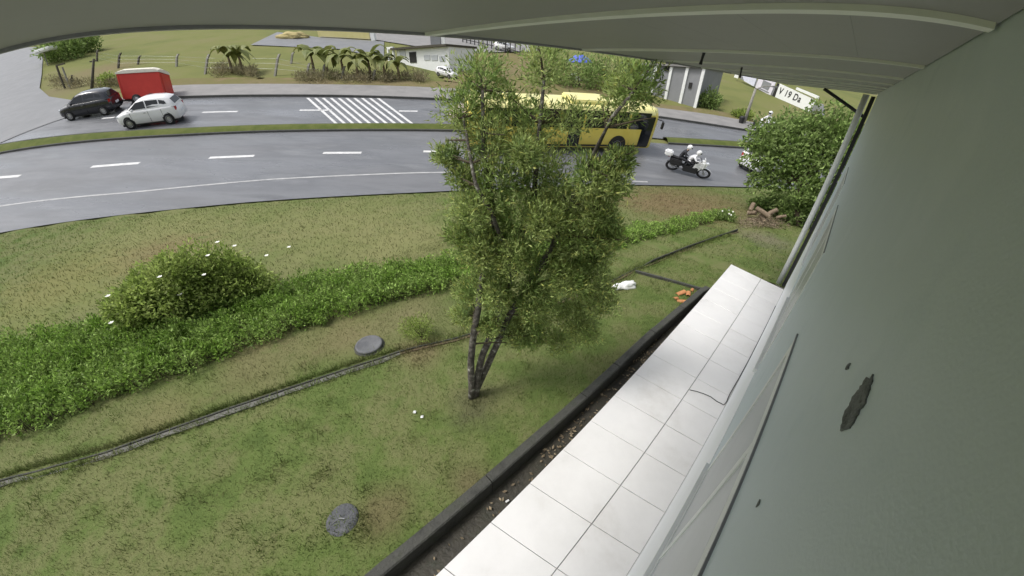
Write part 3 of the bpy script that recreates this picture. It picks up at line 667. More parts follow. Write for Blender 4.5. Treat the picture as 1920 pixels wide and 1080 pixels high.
# ------------------------------------------------------------------ leafy tree behind the building corner
p = gp(1500, 425); rtree = empty('tree', p, 'broad leafy tree at the far corner of the building', 'tree')
hd = math.hypot(p.x, p.y); C = []
for px, py, r, dh, n in ((1500, 278, 56, 1.0, 1300), (1447, 262, 38, .6, 700), (1555, 258, 40, 1.2, 800), (1522, 243, 32, 1.2, 500), (1470, 298, 44, .4, 800), (1540, 305, 48, .8, 900), (1430, 295, 26, .3, 300), (1500, 348, 48, .3, 1000), (1545, 370, 42, .6, 800), (1462, 250, 24, 1.0, 220), (1582, 238, 28, 1.4, 380), (1495, 400, 34, .4, 600), (1422, 332, 20, .2, 110), (1412, 348, 16, .2, 70), (1445, 345, 24, .2, 160), (1405, 268, 16, .6, 80), (1418, 245, 16, .8, 80), (1592, 275, 32, 1, 350), (1400, 300, 12, .3, 40), (1482, 218, 13, 1, 45), (1531, 204, 15, 1.2, 60), (1568, 200, 13, 1.3, 45), (1457, 230, 11, 1, 35), (1500, 232, 18, 1.1, 110)):
    c = onray(px, py, hd+dh); dist = (c-CAMP).length; th = r/760.0*dist*.97; C.append((tuple(c-p), (th, th, th*.85), n*1.35))
V, F = leaves(C, .17, .08, 17, up=.3, shell=.15); npmesh('crown', V, F, M_RTREE, rtree)
bm = bmesh.new(); limb(bm, Vector((0, 0, -.2)), Vector(C[0][0]), .13, .05, .12, 9, 1)
for k, c in enumerate(C): limb(bm, Vector((0, 0, .5)).lerp(Vector(C[0][0]), .5), Vector(c[0]), .045, .012, .1, 7, k+4)
obj('trunk', bm, M_TWIG, rtree, True)
p = gp(1445, 398); us = empty('shrub', p, 'low green bush at the right hand end of the hedge behind the cut logs', 'shrub')
V, F = leaves([((0, 0, .3), (.7, .5, .4), 1400), ((.9, .2, .3), (.6, .5, .4), 900), ((-.6, .1, .2), (.4, .4, .3), 500)], .14, .06, 19, up=.4); npmesh('foliage', V, F, M_RTREE, us)
bm = bmesh.new()
for k in range(8): limb(bm, Vector((random.gauss(0, .2), random.gauss(0, .1), -.05)), Vector((random.gauss(0, .5), random.gauss(0, .3), .5)), .02, .006, .05, 5, k)
obj('stem', bm, M_TWIG, us)
p = gp(1358, 412); us = empty('shrub', p, 'small dark weed tuft with pale blooms left of the cut logs', 'shrub')
V, F = leaves([((0, 0, .16), (.35, .3, .2), 700)], .1, .04, 23, up=.4); npmesh('foliage', V, F, M_RTREE, us)
for k in range(5):
    bm = bmesh.new(); bmesh.ops.create_icosphere(bm, subdivisions=1, radius=.035); bmesh.ops.translate(bm, vec=(random.gauss(0, .2), random.gauss(-.1, .1), .3+random.random()*.08), verts=bm.verts); obj('flower', bm, M_PETAL, us)

# cut logs
LG = [((1408, 392), (1412, 384), .3, 'upright pale split log at the top of the log pile'), ((1402, 399), (1418, 399), .2, 'short pale log with its cut end showing, left in the pile'), ((1418, 390), (1442, 406), .22, 'longest pale log sloping across the middle of the pile'),
      ((1440, 402), (1458, 393), .18, 'grey brown log leaning right out of the pile'), ((1428, 405), (1433, 412), .16, 'small white-ended log in front of the pile'), ((1456, 408), (1474, 405), .1, 'thin grey log lying at the right end of the pile'), ((1402, 410), (1440, 415), .06, 'dark weathered log at the foot of the pile'), ((1390, 417), (1394, 425), .05, 'small reddish log stub at the left foot of the pile'), ((1440, 424), (1450, 423), .05, 'pale stub lying in front of the log pile')]
for a, b, h, lb in LG:
    A_, B_ = gp(a[0], a[1]+6), gp(b[0], b[1]+6)
    ga, gb = gp(1430, 420), None
    hdl = math.hypot(ga.x, ga.y)+random.uniform(-.1, .15)
    A_ = onray(a[0], a[1], hdl); B_ = onray(b[0], b[1], hdl+random.uniform(-.15, .15)); c = (A_+B_)/2
    gz = zg(c.x, c.y); dz = min(0, 0)
    o = empty('log', c, lb, 'log', 'cut logs piled at the end of the hedge')
    r_ = .085 if h > .15 else .06
    bm = bmesh.new(); v = (B_-A_); v = v.normalized()*max(v.length, .32); tube(bm, [-v/2, Vector((0, 0, .01)), v/2], [r_, r_*1.04, r_*.95], 9, cap=False); obj('bark', bm, M_BARKLOG, o, True)
    for e in (-1, 1):
        bm = bmesh.new(); tube(bm, [v/2*e*.985, v/2*e*1.012], r_*.94, 9); obj('cut_end', bm, M_LOGCUT, o)
V = []; F = []
for i in range(1100):
    px, py = random.gauss(1436, 26), random.gauss(417, 6); g_ = gp(min(1478, max(1388, px)), min(428, max(400, py)))+Vector((0, 0, abs(random.gauss(0, .12))*math.exp(-((px-1425)/25)**2)))
    d = Vector((random.gauss(0, 1), random.gauss(0, 1), random.gauss(0, .4))).normalized()*random.uniform(.05, .22); e = d.cross(Vector((0, 0, 1))).normalized()*.008+Vector((0, 0, .006)); n = len(V)
    V += [g_-d, g_+d, g_+d+e, g_-d+e]; F.append((n, n+1, n+2, n+3))
npmesh('brushwood', [tuple(v) for v in V], F, M_LITTER)['kind'] = 'stuff'

# ------------------------------------------------------------------ short lawn grass
def blades(n, sampler, h0, h1, wd, seed):
    r = np.random.default_rng(seed); P = np.array([sampler(r) for _ in range(n)]); a = r.random(n)*6.283
    h = h0+(h1-h0)*r.random(n)**2; ln = r.normal(size=(n, 2))*.55*h[:, None]
    q = np.stack([P+np.stack([np.cos(a)*wd, np.sin(a)*wd, -.01+0*a], 1), P-np.stack([np.cos(a)*wd, np.sin(a)*wd, .01+0*a], 1), P+np.stack([ln[:, 0], ln[:, 1], h], 1)], 1)
    return q.reshape(-1, 3)
dxy = [(v.x, v.y) for v in dr]
def near_s(r):
    while True:
        s = -9+18*r.random(); t = tk(s)-.0-r.random()**1.1*6.5
        v = W(t, s)
        if v.y > yE(v.x)-1: continue
        dd = min((v.x-a)**2+(v.y-b)**2 for a, b in dxy[::2])
        if dd < .004: continue
        return (v.x, v.y, lawnz(v.x, v.y))
def drain_s(r):
    i = r.integers(2, 57); d = (dr[i+1]-dr[i-1]).normalized(); n = Vector((-d.y, d.x, 0)); v = dr[i].lerp(dr[i+1], r.random())+n*(r.choice([-1, 1, 1])*(.075+abs(r.normal())*.05) if i < 24 else r.normal()*.1)
    return (v.x, v.y, lawnz(v.x, v.y))
tufts = [gp(random.uniform(30, 1250), random.uniform(660, 1050)) for _ in range(90)]
tufts = [q for q in tufts if ts(q)[0] < tk(ts(q)[1])-.1]+[gp(1235, 545), gp(1250, 535), gp(1225, 530), gp(612, 985), gp(675, 990), gp(640, 1000), gp(680, 965)]
def tuft_s(r):
    q = tufts[r.integers(0, len(tufts))]; x, y = q.x+r.normal()*.07, q.y+r.normal()*.07
    return (x, y, lawnz(x, y))
def far_s(r):
    while True:
        x = -22+36*r.random(); y = r.random()*18
        t, s = x*PV.x+y*PV.y, x*DV.x+y*DV.y
        if y > yE(x)-.1 or (t > tk(s)-6 and s < 9.4) or t > 3: continue
        return (x, y, lawnz(x, y))
q1 = np.concatenate([blades(135000, near_s, .02, .06, .005, 31), blades(16000, drain_s, .04, .13, .006, 33), blades(2600, tuft_s, .05, .12, .006, 34)]); q2 = blades(60000, far_s, .03, .09, .012, 32)
q = np.concatenate([q1, q2]); npmesh('grass', q, np.arange(len(q)).reshape(-1, 3), M_BLADE)['kind'] = 'stuff'

# ------------------------------------------------------------------ VEHICLES
def wheel(parent, x, y, r, wd, n=20):
    bm = bmesh.new(); mm = Matrix.Translation((x, y, r)) @ Matrix.Rotation(math.pi/2, 4, 'X')
    lathe(bm, [(r*.6, -wd/2), (r*.93, -wd/2), (r, -wd*.35), (r, wd*.35), (r*.93, wd/2), (r*.6, wd/2)], n, mm); wo_ = obj('wheel', bm, M_RUB, parent, True)
    bm = bmesh.new(); sg_ = 1 if y > 0 else -1
    lathe(bm, [(r*.62, -.02), (r*.62, .012), (r*.5, .0), (r*.2, .016), (.001, .02)], n, Matrix.Translation((x, y+sg_*(wd/2-.004), r)) @ Matrix.Rotation(-sg_*math.pi/2, 4, 'X')); obj('rim', bm, M_RIM, wo_)
    return wo_
def car(m, name, label, pos, fw, k=1.0, cat='car', group=None, kx=1.0, kz=1.07, turn=0.0):
    root = empty(name, (0, 0, 0), label, cat, group); W2 = .86
    xs = [2.09, 2.03, 1.85, 1.45, .98, .4, -.4, -1.2, -1.7, -1.95, -2.04]
    sh = [.50, .66, .78, .86, .94, .95, .96, .99, 1.0, .97, .62]; ws = [.66, .80, .91, .97, 1, 1, 1, 1, .97, .9, .82]; zb = [.3, .24, .2, .19, .18, .18, .18, .19, .22, .27, .32]
    bm = bmesh.new(); secs = []
    for x, s, f, b in zip(xs, sh, ws, zb):
        y = W2*f; half = [(y*.8, b), (y*.97, b+.08), (y, b+(s-b)*.5), (y*.985, s-.1), (y*.94, s-.02), (y*.8, s+.02), (0, s+.045)]
        secs.append([Vector((x, -a, z)) for a, z in half]+[Vector((x, a, z)) for a, z in half[-2::-1]])
    loft(bm, secs); bo = obj('body', bm, m, root, True)
    # cabin
    bm = bmesh.new(); cs = []
    for x, zt, yt, zl in ((1.22, .95, .70, .93), (.8, 1.19, .67, .93), (.4, 1.39, .63, .94), (.05, 1.475, .62, .94), (-.6, 1.505, .62, .95), (-1.25, 1.47, .61, .96), (-1.72, 1.37, .59, .97), (-1.98, 1.04, .66, .97)):
        cs.append([Vector((x, -.79, zl)), Vector((x, -.75, zl+(zt-zl)*.3)), Vector((x, -yt, zl+(zt-zl)*.9)), Vector((x, -yt*.85, zt)), Vector((x, 0, zt+.03)), Vector((x, yt*.85, zt)), Vector((x, yt, zl+(zt-zl)*.9)), Vector((x, .75, zl+(zt-zl)*.3)), Vector((x, .79, zl))])
    loft(bm, cs); obj('cabin', bm, m, root, True)
    def pane(nm, pts, nrm): 
        bm = bmesh.new(); quad_thick(bm, [Vector(q) for q in pts], Vector(nrm).normalized(), .012); bmesh.ops.recalc_face_normals(bm, faces=bm.faces); return obj(nm, bm, M_GLASS, root)
    pane('windshield', [(1.17, -.62, .985), (1.17, .62, .985), (.45, .54, 1.375), (.45, -.54, 1.375)], (.5, 0, .87))
    pane('rear_window', [(-1.965, -.54, 1.08), (-1.745, -.49, 1.35), (-1.745, .49, 1.35), (-1.965, .54, 1.08)], (-1, 0, .45))
    for s in (-1, 1):
        def sd_(x, z): return (x, s*(.785-(z-.95)*.33+.004), z)
        for a in ([(.98, 1.0), (-.12, 1.02), (-.12, 1.39), (.42, 1.34)], [(-.2, 1.02), (-.98, 1.06), (-.98, 1.38), (-.2, 1.395)], [(-1.06, 1.07), (-1.5, 1.14), (-1.42, 1.3), (-1.06, 1.37)]):
            pane('side_window', [sd_(*q) for q in a], (0, s, .3))
        for x in (1.28, -1.27):
            bm = bmesh.new(); lathe(bm, [(.37, 0), (.37, .012), (.001, .012)], 20, Matrix.Translation((x, s*(W2*.975), .32)) @ Matrix.Rotation(-s*math.pi/2, 4, 'X')); obj('wheel_arch', bm, M_BLK, root)
            wheel(root, x, s*(W2-.075), .315, .2)
        bm = bmesh.new(); box(bm, (1.86, s*.6, .68), (.3, .3, .13), Matrix.Rotation(0, 4, 'Z'), .03); obj('headlight', bm, M_LIGHT, root)
        bm = bmesh.new(); box(bm, (-1.93, s*.68, .86), (.12, .2, .26), None, .03); obj('taillight', bm, M_TAIL, root)
        bm = bmesh.new(); box(bm, (.72, s*.93, 1.0), (.12, .2, .12), None, .03); obj('mirror', bm, m, root)
        for xx in (1.0, -.16, -1.02):
            bm = bmesh.new(); box(bm, (xx, s*(W2-.003), .58), (.014, .012, .62)); obj('door_seam', bm, M_BLK, root)
        for xx in (-.16,):
            bm = bmesh.new(); box(bm, (.05, s*(W2+.008), .8), (.16, .02, .03), None, .006); obj('door_handle', bm, M_STEEL, root)
    bm = bmesh.new(); box(bm, (2.05, 0, .45), (.08, 1.0, .16), None, .02); obj('grille', bm, M_BLK, root)
    bm = bmesh.new(); box(bm, (-2.04, 0, .62), (.03, .42, .13), None, .005); obj('number_plate', bm, M_LIGHT, root)
    bm = bmesh.new(); box(bm, (0, 0, .21), (3.6, 1.66, .1), None, .03); obj('sill', bm, M_BLK, root)
    root.matrix_world = frame(pos, fw, NR) @ Matrix.Rotation(turn, 4, 'Z') @ Matrix.Diagonal((k*kx, k, k*kz, 1)); return root
RO = .035
def wheels_to(a, b, side, k, half=.78):           # near-side wheel contacts at two pixels -> car centre, heading from b (rear) to a (front)
    A_, B_ = rp(*a, RO), rp(*b, RO); f = (A_-B_).normalized(); n = NR.cross(f); return (A_+B_)/2+n*side*half*k, f
c, f = wheels_to((241, 241), (321, 235), -1, 1.08); car(M_CARW, 'car', 'white hatchback driving left past the red trailer', c, f, 1.0, group='cars on the street', kx=.88, turn=math.radians(11))
c, f = wheels_to((126, 226), (203, 217), -1, 1.15); car(M_CARB, 'car', 'black hatchback ahead of the red trailer', c, f, 1.08, group='cars on the street', kx=.84, kz=.98, turn=math.radians(9))
fdir = (rp(600, 225)-rp(900, 226)).normalized()
car(M_CARP, 'car', 'pale pink car half hidden behind the tree in front of the bus', rp(905, 230, RO), fdir, 1.05, group='cars on the street')
ndir = (rp(1420, 315)-rp(1300, 300)).normalized()
car(M_CARW, 'car', 'white car half hidden by the broad leafy tree at the building corner', rp(1428, 318, RO), Vector((.75, .35, 0)), .95, group='cars on the street')
# red trailer behind the black car
B_ = rp(311, 189, RO); f = Vector((-.90, -.436, 0)).normalized()
da = ray(234, 190); lam = (B_.x*da.y-B_.y*da.x)/(f.y*da.x-f.x*da.y); A_ = B_+f*lam; A_.z = RP(A_.x, A_.y)+RO
f = (A_-B_).normalized(); Lt = (A_-B_).length; hdA = math.hypot(A_.x, A_.y); UPT = (onray(234, 133, hdA)-A_); ht = UPT.length; UPT.normalize(); hb2 = math.hypot(B_.x, B_.y); UPT = (UPT+(onray(313, 130, hb2)-B_).normalized()).normalized()
n = UPT.cross(f); n = n if n.dot(B_-CAMP) > 0 else -n
tA, tB = onray(234, 130, hdA), onray(313, 126, hb2); ht = ((tA-A_).dot(UPT)+(tB-B_).dot(UPT))/2; A_, B_ = tA-UPT*ht, tB-UPT*ht; f = (A_-B_).normalized(); Lt = (A_-B_).length
ctr = (A_+B_)/2+n*.95
tr_ = empty('trailer', (0, 0, 0), 'tall red box trailer with a cream roof standing behind the white hatchback', 'trailer')
bm = bmesh.new(); box(bm, (0, 0, .35+(ht-.7)/2), (Lt, 1.9, ht-.7), None, .05); obj('body', bm, M_RED, tr_)
bm = bmesh.new(); secs = []
for x, q in ((-Lt/2-.05, .6), (-Lt/2+.3, 1), (Lt/2-.5, 1), (Lt/2+.05, .45)): secs.append([Vector((x, y, ht-.37+z*q)) for y, z in ((-1.0, 0), (-1.0, .22), (-.6, .36), (0, .4), (.6, .36), (1.0, .22), (1.0, 0))])
loft(bm, secs, close=True); obj('roof', bm, M_CREAM, tr_)
for x in (-.5, .5):
    for s in (-1, 1): wheel(tr_, x, s*.9, .33, .2)
for x in (-Lt/2+.04, Lt/2-.04):
    for s in (-1, 1):
        bm = bmesh.new(); box(bm, (x, s*.945, .35+(ht-.7)/2), (.1, .06, ht-.76), None, .01); obj('corner_post', bm, M_RED, tr_)
bm = bmesh.new(); box(bm, (0, 0, .3), (Lt-.1, 1.7, .12)); obj('chassis', bm, M_BLK, tr_)
for s in (-.5, .5):
    bm = bmesh.new(); tube(bm, [Vector((Lt/2-.2, s, .35)), Vector((Lt/2+1.0, s*.1, .42))], .05, 6); obj('drawbar', bm, M_BLK, tr_)
bm = bmesh.new(); box(bm, (-Lt/2-.012, 0, 1.25), (.03, 1.3, 1.5), None, .01); dr_ = obj('rear_door', bm, M_RED, tr_)
UPT = (UPT-f*UPT.dot(f)).normalized(); tr_.matrix_world = frame(ctr, f, UPT)

# yellow bus
A_, B_ = rp(1203, 288, RO), rp(985, 287, RO); f = (A_-B_).normalized(); n = NR.cross(f)
hb_ = vtop(A_, 1236, 212); Lb = 11.2; hb_ = max(2.6, min(3.3, hb_)); Wb = 2.45
bus = empty('bus', (0, 0, 0), 'yellow city bus driving right behind the lawn tree', 'bus')
bm = bmesh.new(); secs = []
for x, q, tz in ((Lb/2, .93, .25), (Lb/2-.12, .985, .08), (Lb/2-.5, 1, 0), (0, 1, 0), (-Lb/2+.3, 1, 0), (-Lb/2, .95, .1)):
    y = Wb/2*q; H_ = hb_-tz; half = [(y*.92, .32), (y, .42), (y, 1.0), (y, H_-.35), (y*.95, H_-.12), (y*.8, H_), (0, H_+.03)]
    secs.append([Vector((x, -a, z)) for a, z in half]+[Vector((x, a, z)) for a, z in half[-2::-1]])
loft(bm, secs); obj('body', bm, M_YEL, bus, True)
bm = bmesh.new(); secs = []
for x, q in ((Lb/2-.1, .9), (Lb/2-.4, 1), (-Lb/2+.3, 1), (-Lb/2+.05, .9)):
    y = Wb/2*q; secs.append([Vector((x, a*y, hb_+z)) for a, z in ((-1.004, -.3), (-.97, -.1), (-.8, .025), (0, .06), (.8, .025), (.97, -.1), (1.004, -.3))])
loft(bm, secs); obj('roof', bm, M_YELP, bus, True)
for s in (-1, 1):
    for i in range(7):
        x = Lb/2-1.25-i*1.42; bm = bmesh.new(); box(bm, (x, s*(Wb/2+.004), 1.95), (1.3, .02, .95), None, .008); obj('side_window', bm, M_GLASS, bus)
    for x in (Lb/2-2.4, -Lb/2+2.9):
        bm = bmesh.new(); lathe(bm, [(.58, 0), (.58, .012), (.001, .012)], 20, Matrix.Translation((x, s*(Wb/2+.002), .5)) @ Matrix.Rotation(-s*math.pi/2, 4, 'X')); obj('wheel_arch', bm, M_BLK, bus)
        wheel(bus, x, s*(Wb/2-.13), .48, .28)
    bm = bmesh.new(); box(bm, (Lb/2-.04, s*.85, .75), (.1, .4, .2), None, .03); obj('headlight', bm, M_LIGHT, bus)
    bm = bmesh.new(); tube(bm, [Vector((Lb/2-.1, s*1.1, hb_-.5)), Vector((Lb/2+.25, s*1.35, hb_-.55))], .025, 6); obj('mirror_arm', bm, M_BLK, bus); bm = bmesh.new(); box(bm, (Lb/2+.27, s*1.36, hb_-.8), (.1, .2, .42), None, .03); obj('mirror', bm, M_BLK, bus)
    bm = bmesh.new(); box(bm, (0, s*(Wb/2+.006), .47), (Lb-.6, .014, .1)); obj('skirt_band', bm, M_BLK, bus)
bm = bmesh.new(); quad_thick(bm, [Vector((Lb/2-.005, -1.02, 1.2)), Vector((Lb/2-.005, 1.02, 1.2)), Vector((Lb/2-.05, .98, hb_-.55)), Vector((Lb/2-.05, -.98, hb_-.55))], (1, 0, .05), .02); bmesh.ops.recalc_face_normals(bm, faces=bm.faces); obj('windshield', bm, M_GLASS, bus)
bm = bmesh.new(); box(bm, (Lb/2-.02, 0, .52), (.14, 2.2, .28), None, .04); obj('bumper', bm, M_BLK, bus)
for x in (Lb/2-.62, .3): 
    bm = bmesh.new(); box(bm, (x, -(Wb/2+.012), 1.35), (.75, .02, 1.75), None, .01); obj('door', bm, M_GLASS, bus)
bm = bmesh.new(); box(bm, (1.2, 0, hb_+.13), (2.4, 1.7, .22), None, .06); obj('roof_unit', bm, M_YELP, bus)
bm = bmesh.new(); box(bm, (-3.2, 0, hb_+.1), (.9, .9, .14), None, .04); obj('roof_hatch', bm, M_YELP, bus)
away = n if n.dot(A_-CAMP) > 0 else -n
bus.matrix_world = frame(A_-f*(Lb/2-.45)+away*(Wb/2), f, NR)

# ------------------------------------------------------------------ motorcycles and people
def person(name, label, joints, edges, mats_fn, helmet, parent_m, mats, group=None):
    me = bpy.data.meshes.new(name); me.from_pydata([Vector(j[0]) for j in joints], edges, [])
    o = bpy.data.objects.new(name, me); COL.objects.link(o)
    sk = o.modifiers.new('skin', 'SKIN'); sub = o.modifiers.new('sub', 'SUBSURF'); sub.levels = 1; sub.render_levels = 1
    for i, j in enumerate(joints):
        r = j[1] if isinstance(j[1], tuple) else (j[1], j[1]); me.skin_vertices[0].data[i].radius = r
    me.skin_vertices[0].data[0].use_root = True
    dg = bpy.context.evaluated_depsgraph_get(); nm = bpy.data.meshes.new_from_object(o.evaluated_get(dg)); bpy.data.objects.remove(o)
    nm.name = name; nm.materials.clear()
    for m in mats: nm.materials.append(m)
    for pl in nm.polygons: pl.material_index = mats_fn(pl.center); pl.use_smooth = True
    o = bpy.data.objects.new(name, nm); COL.objects.link(o)
    if helmet:
        c = Vector(helmet); bm = bmesh.new(); bmesh.ops.create_uvsphere(bm, u_segments=18, v_segments=12, radius=.145)
        bmesh.ops.delete(bm, geom=[v for v in bm.verts if v.co.z < -.11], context='VERTS'); bmesh.ops.scale(bm, vec=(1.12, .92, 1.05), verts=bm.verts); bmesh.ops.translate(bm, vec=c, verts=bm.verts); hm = obj('helmet', bm, M_HELM, o, True)
        bm = bmesh.new(); R = []
        for zz in (-.05, .0, .045): R.append([bm.verts.new(c+Vector((math.cos(a)*.165*(1-abs(zz)*1.2), math.sin(a)*.138, zz))) for a in np.linspace(-1.0, 1.0, 9)])
        for p_, q_ in zip(R, R[1:]):
            for k in range(8): bm.faces.new((p_[k], p_[k+1], q_[k+1], q_[k]))
        obj('visor', bm, M_GLASS, hm, True)
    o.matrix_world = parent_m; return tag(o, label, 'person', group)
def hand(J, E, wrist, dirv, side):                 # palm, four unequal bent fingers and a thumb
    d = Vector(dirv).normalized(); w_ = Vector(J[wrist][0]); lat = Vector((0, side, 0)); dn = Vector((0, 0, -1))
    J.append((w_+d*.055, (.022, .034))); pm = len(J)-1; E.append((wrist, pm))
    for k, l in enumerate((.032, .038, .036, .028)):
        b = w_+d*.085+Vector((0, (k-1.5)*.019, 0)); J.append((b, .009)); J.append((b+d*l*.5+dn*l*.6, .008)); J.append((b-d*l*.1+dn*l*1.2, .007)); n0 = len(J)
        E += [(pm, n0-3), (n0-3, n0-2), (n0-2, n0-1)]
    b = w_+d*.04-lat*.04; J.append((b, .011)); J.append((b+d*.03+dn*.03, .009)); n0 = len(J); E += [(pm, n0-2), (n0-2, n0-1)]
def seated(hipx, hipz, lean, hands, feet, knees, head_dx=.06):
    J = [((hipx, 0, hipz), (.14, .17))]; E = []
    ch = Vector((hipx+math.sin(lean)*.42, 0, hipz+math.cos(lean)*.42)); nk = Vector((hipx+math.sin(lean)*.56, 0, hipz+math.cos(lean)*.56)); hd_ = nk+Vector((head_dx, 0, .16))
    J += [(Vector((hipx, 0, hipz)).lerp(ch, .5), (.125, .15)), (ch, (.14, .19)), (nk, .06), (hd_, (.1, .095))]; E += [(0, 1), (1, 2), (2, 3), (3, 4)]
    for s in (-1, 1):
        sh = ch+Vector((0, s*.2, .02)); h = Vector((hands[0], s*hands[1], hands[2])); el = sh.lerp(h, .5)+Vector((-.03, s*.07, -.09)); n = len(J)
        J += [(sh, .068), (el, .05), (h-(h-el).normalized()*.06, .034)]; E += [(2, n), (n, n+1), (n+1, n+2)]; hand(J, E, n+2, h-el, s)
        n = len(J); J += [(Vector((hipx+.05, s*.13, hipz-.03)), .1), (Vector((knees[0], s*knees[1], knees[2])), .07), (Vector((feet[0]-.06, s*feet[1], feet[2]+.09)), .045), (Vector((feet[0]+.14, s*feet[1], feet[2]+.02)), .038)]
        E += [(0, n), (n, n+1), (n+1, n+2), (n+2, n+3)]
    return J, E, hd_
def motorcycle(label, m, fair, group=None):
    r = empty('motorcycle', (0, 0, 0), label, 'motorcycle', group)
    for x, rr in ((.68, .30), (-.66, .29)):
        bm = bmesh.new(); N = 22; R = []
        for k in range(N):
            a = 2*math.pi*k/N; R.append([bm.verts.new(Vector((x+math.cos(a)*(rr-.05+.055*math.cos(b)), .05*math.sin(b), rr+math.sin(a)*(rr-.05+.055*math.cos(b))))) for b in np.linspace(0, 2*math.pi, 8, endpoint=False)])
        for k in range(N):
            for j in range(8): bm.faces.new((R[k][j], R[(k+1) % N][j], R[(k+1) % N][(j+1) % 8], R[k][(j+1) % 8]))
        wo_ = obj('wheel', bm, M_RUB, r, True); bm = bmesh.new()
        for k in range(6):
            a = k*math.pi/3; tube(bm, [Vector((x, 0, rr)), Vector((x+math.cos(a)*(rr-.07), 0, rr+math.sin(a)*(rr-.07)))], .014, 5)
        lathe(bm, [(.06, -.06), (.06, .06)], 10, Matrix.Translation((x, 0, rr)) @ Matrix.Rotation(math.pi/2, 4, 'X')); obj('rim', bm, M_RIM, wo_)
        bm = bmesh.new(); R = []
        for a in np.linspace(.25, 2.6, 9): R.append([bm.verts.new(Vector((x+math.cos(a)*(rr+.035), y, rr+math.sin(a)*(rr+.035)))) for y in (-.06, .06)])
        for p_, q_ in zip(R, R[1:]): bm.faces.new((p_[0], p_[1], q_[1], q_[0]))
        obj('mudguard', bm, fair if x > 0 else M_BLK, r)
    for s in (-1, 1):
        bm = bmesh.new(); tube(bm, [Vector((.68, s*.08, .3)), Vector((.46, s*.08, .92))], .028, 6); obj('fork_leg', bm, M_STEEL, r)
    bm = bmesh.new(); tube(bm, [Vector((.36, -.36, 1.02)), Vector((.42, -.15, 1.0)), Vector((.42, .15, 1.0)), Vector((.36, .36, 1.02))], .016, 6); obj('handlebar', bm, M_BLK, r)
    bm = bmesh.new(); box(bm, (.05, 0, .45), (.5, .3, .36), None, .06); obj('engine', bm, M_BLK, r); bm = bmesh.new(); box(bm, (-.3, 0, .5), (.6, .22, .14), None, .04); obj('subframe', bm, M_BLK, r)
    bm = bmesh.new(); secs = [[Vector((x, math.cos(a)*w_, z+math.sin(a)*h)) for a in np.linspace(0, 2*math.pi, 10, endpoint=False)] for x, w_, h, z in ((.4, .06, .06, .86), (.3, .14, .11, .84), (.05, .16, .12, .83), (-.12, .1, .08, .8))]
    loft(bm, secs, close=True); obj('tank', bm, m, r, True)
    bm = bmesh.new(); secs = [[Vector((x, math.cos(a)*w_, z+math.sin(a)*.06)) for a in np.linspace(0, 2*math.pi, 10, endpoint=False)] for x, w_, z in ((-.08, .1, .79), (-.3, .14, .79), (-.75, .12, .85), (-.88, .07, .88))]
    loft(bm, secs, close=True); obj('seat', bm, M_BLK, r, True)
    bm = bmesh.new()
    for s in (-1, 1): quad_thick(bm, [Vector((.55, s*.12, .95)), Vector((.2, s*.19, .8)), Vector((.12, s*.19, .4)), Vector((.4, s*.16, .42)), Vector((.62, s*.1, .72))], (0, s, 0), .03)
    quad_thick(bm, [Vector((.6, -.13, .86)), Vector((.6, .13, .86)), Vector((.5, .13, 1.16)), Vector((.5, -.13, 1.16))], (1, 0, .3), .03); bmesh.ops.recalc_face_normals(bm, faces=bm.faces); obj('fairing', bm, fair, r)
    for s in (-1, 1):
        bm = bmesh.new(); box(bm, (-.58, s*.24, .62), (.5, .2, .34), None, .05); obj('pannier', bm, M_BLK, r)
        bm = bmesh.new(); box(bm, (.08, s*.2, .4), (.62, .1, .36), None, .04); obj('side_panel', bm, M_BLK, r)
    bm = bmesh.new(); box(bm, (-.98, 0, .98), (.34, .42, .3), None, .06); obj('top_box', bm, fair, r)
    bm = bmesh.new(); box(bm, (.5, 0, .78), (.34, .44, .5), Matrix.Rotation(0, 4, 'Y'), .1); obj('front_cowl', bm, fair, r)
    bm = bmesh.new(); box(bm, (.69, 0, .9), (.1, .2, .14), None, .03); obj('headlight', bm, M_LIGHT, r)
    bm = bmesh.new(); tube(bm, [Vector((.1, -.16, .3)), Vector((-.4, -.17, .3)), Vector((-.8, -.18, .42))], [.03, .04, .05], 8); obj('exhaust', bm, M_STEEL, r)
    bm = bmesh.new(); box(bm, (-.92, 0, .8), (.08, .16, .08), None, .02); obj('tail_lamp', bm, M_TAIL, r)
    return r
A_, B_ = rp(1318, 335, RO), rp(1253, 317, RO); f = (A_-B_).normalized(); kk = .95
moto = motorcycle('black motorcycle with white fairing carrying two people in front of the bus', M_BLK, M_HELM, 'motorcycles on the street'); mm = frame((A_+B_)/2, f, NR) @ Matrix.Scale(kk, 4); moto.matrix_world = mm @ Matrix.Diagonal((1.4, 1.2, 1.0, 1))
J, E, hd_c = seated(-.24, .88, .95, (.46, .3, .98), (.05, .17, .36), (.22, .2, .72))
person('person', 'motorcycle driver in white jacket and white helmet riding past the bus', J, E, lambda c: (2 if c.x > .32 and c.z > 1.3 else 0) if c.z > .86 else 1, hd_c+Vector((0, 0, .02)), mm, [M_CLOTHW, M_CLOTHD, M_SKIN])
J, E, hd_c = seated(-.72, .92, .62, (-.25, .2, 1.02), (-.22, .2, .42), (-.12, .23, .8))
person('person', 'passenger in dark clothes and white helmet on the back of the motorcycle', J, E, lambda c: (2 if c.z > 1.4 else 0), hd_c+Vector((0, 0, .02)), mm, [M_CLOTHD, M_CLOTHD, M_SKIN])
m2 = copy_tree(moto); q = rp(1424, 254, RO); m2.matrix_world = frame(q, Vector((-.9, -.25, 0)), NR) @ Matrix.Scale(1.15, 4); m2['label'] = 'motorcycle on the far lane at the edge of the leafy tree'
J, E, hd_c = seated(-.2, .93, .3, (.36, .33, 1.04), (.05, .17, .36), (.22, .2, .72))
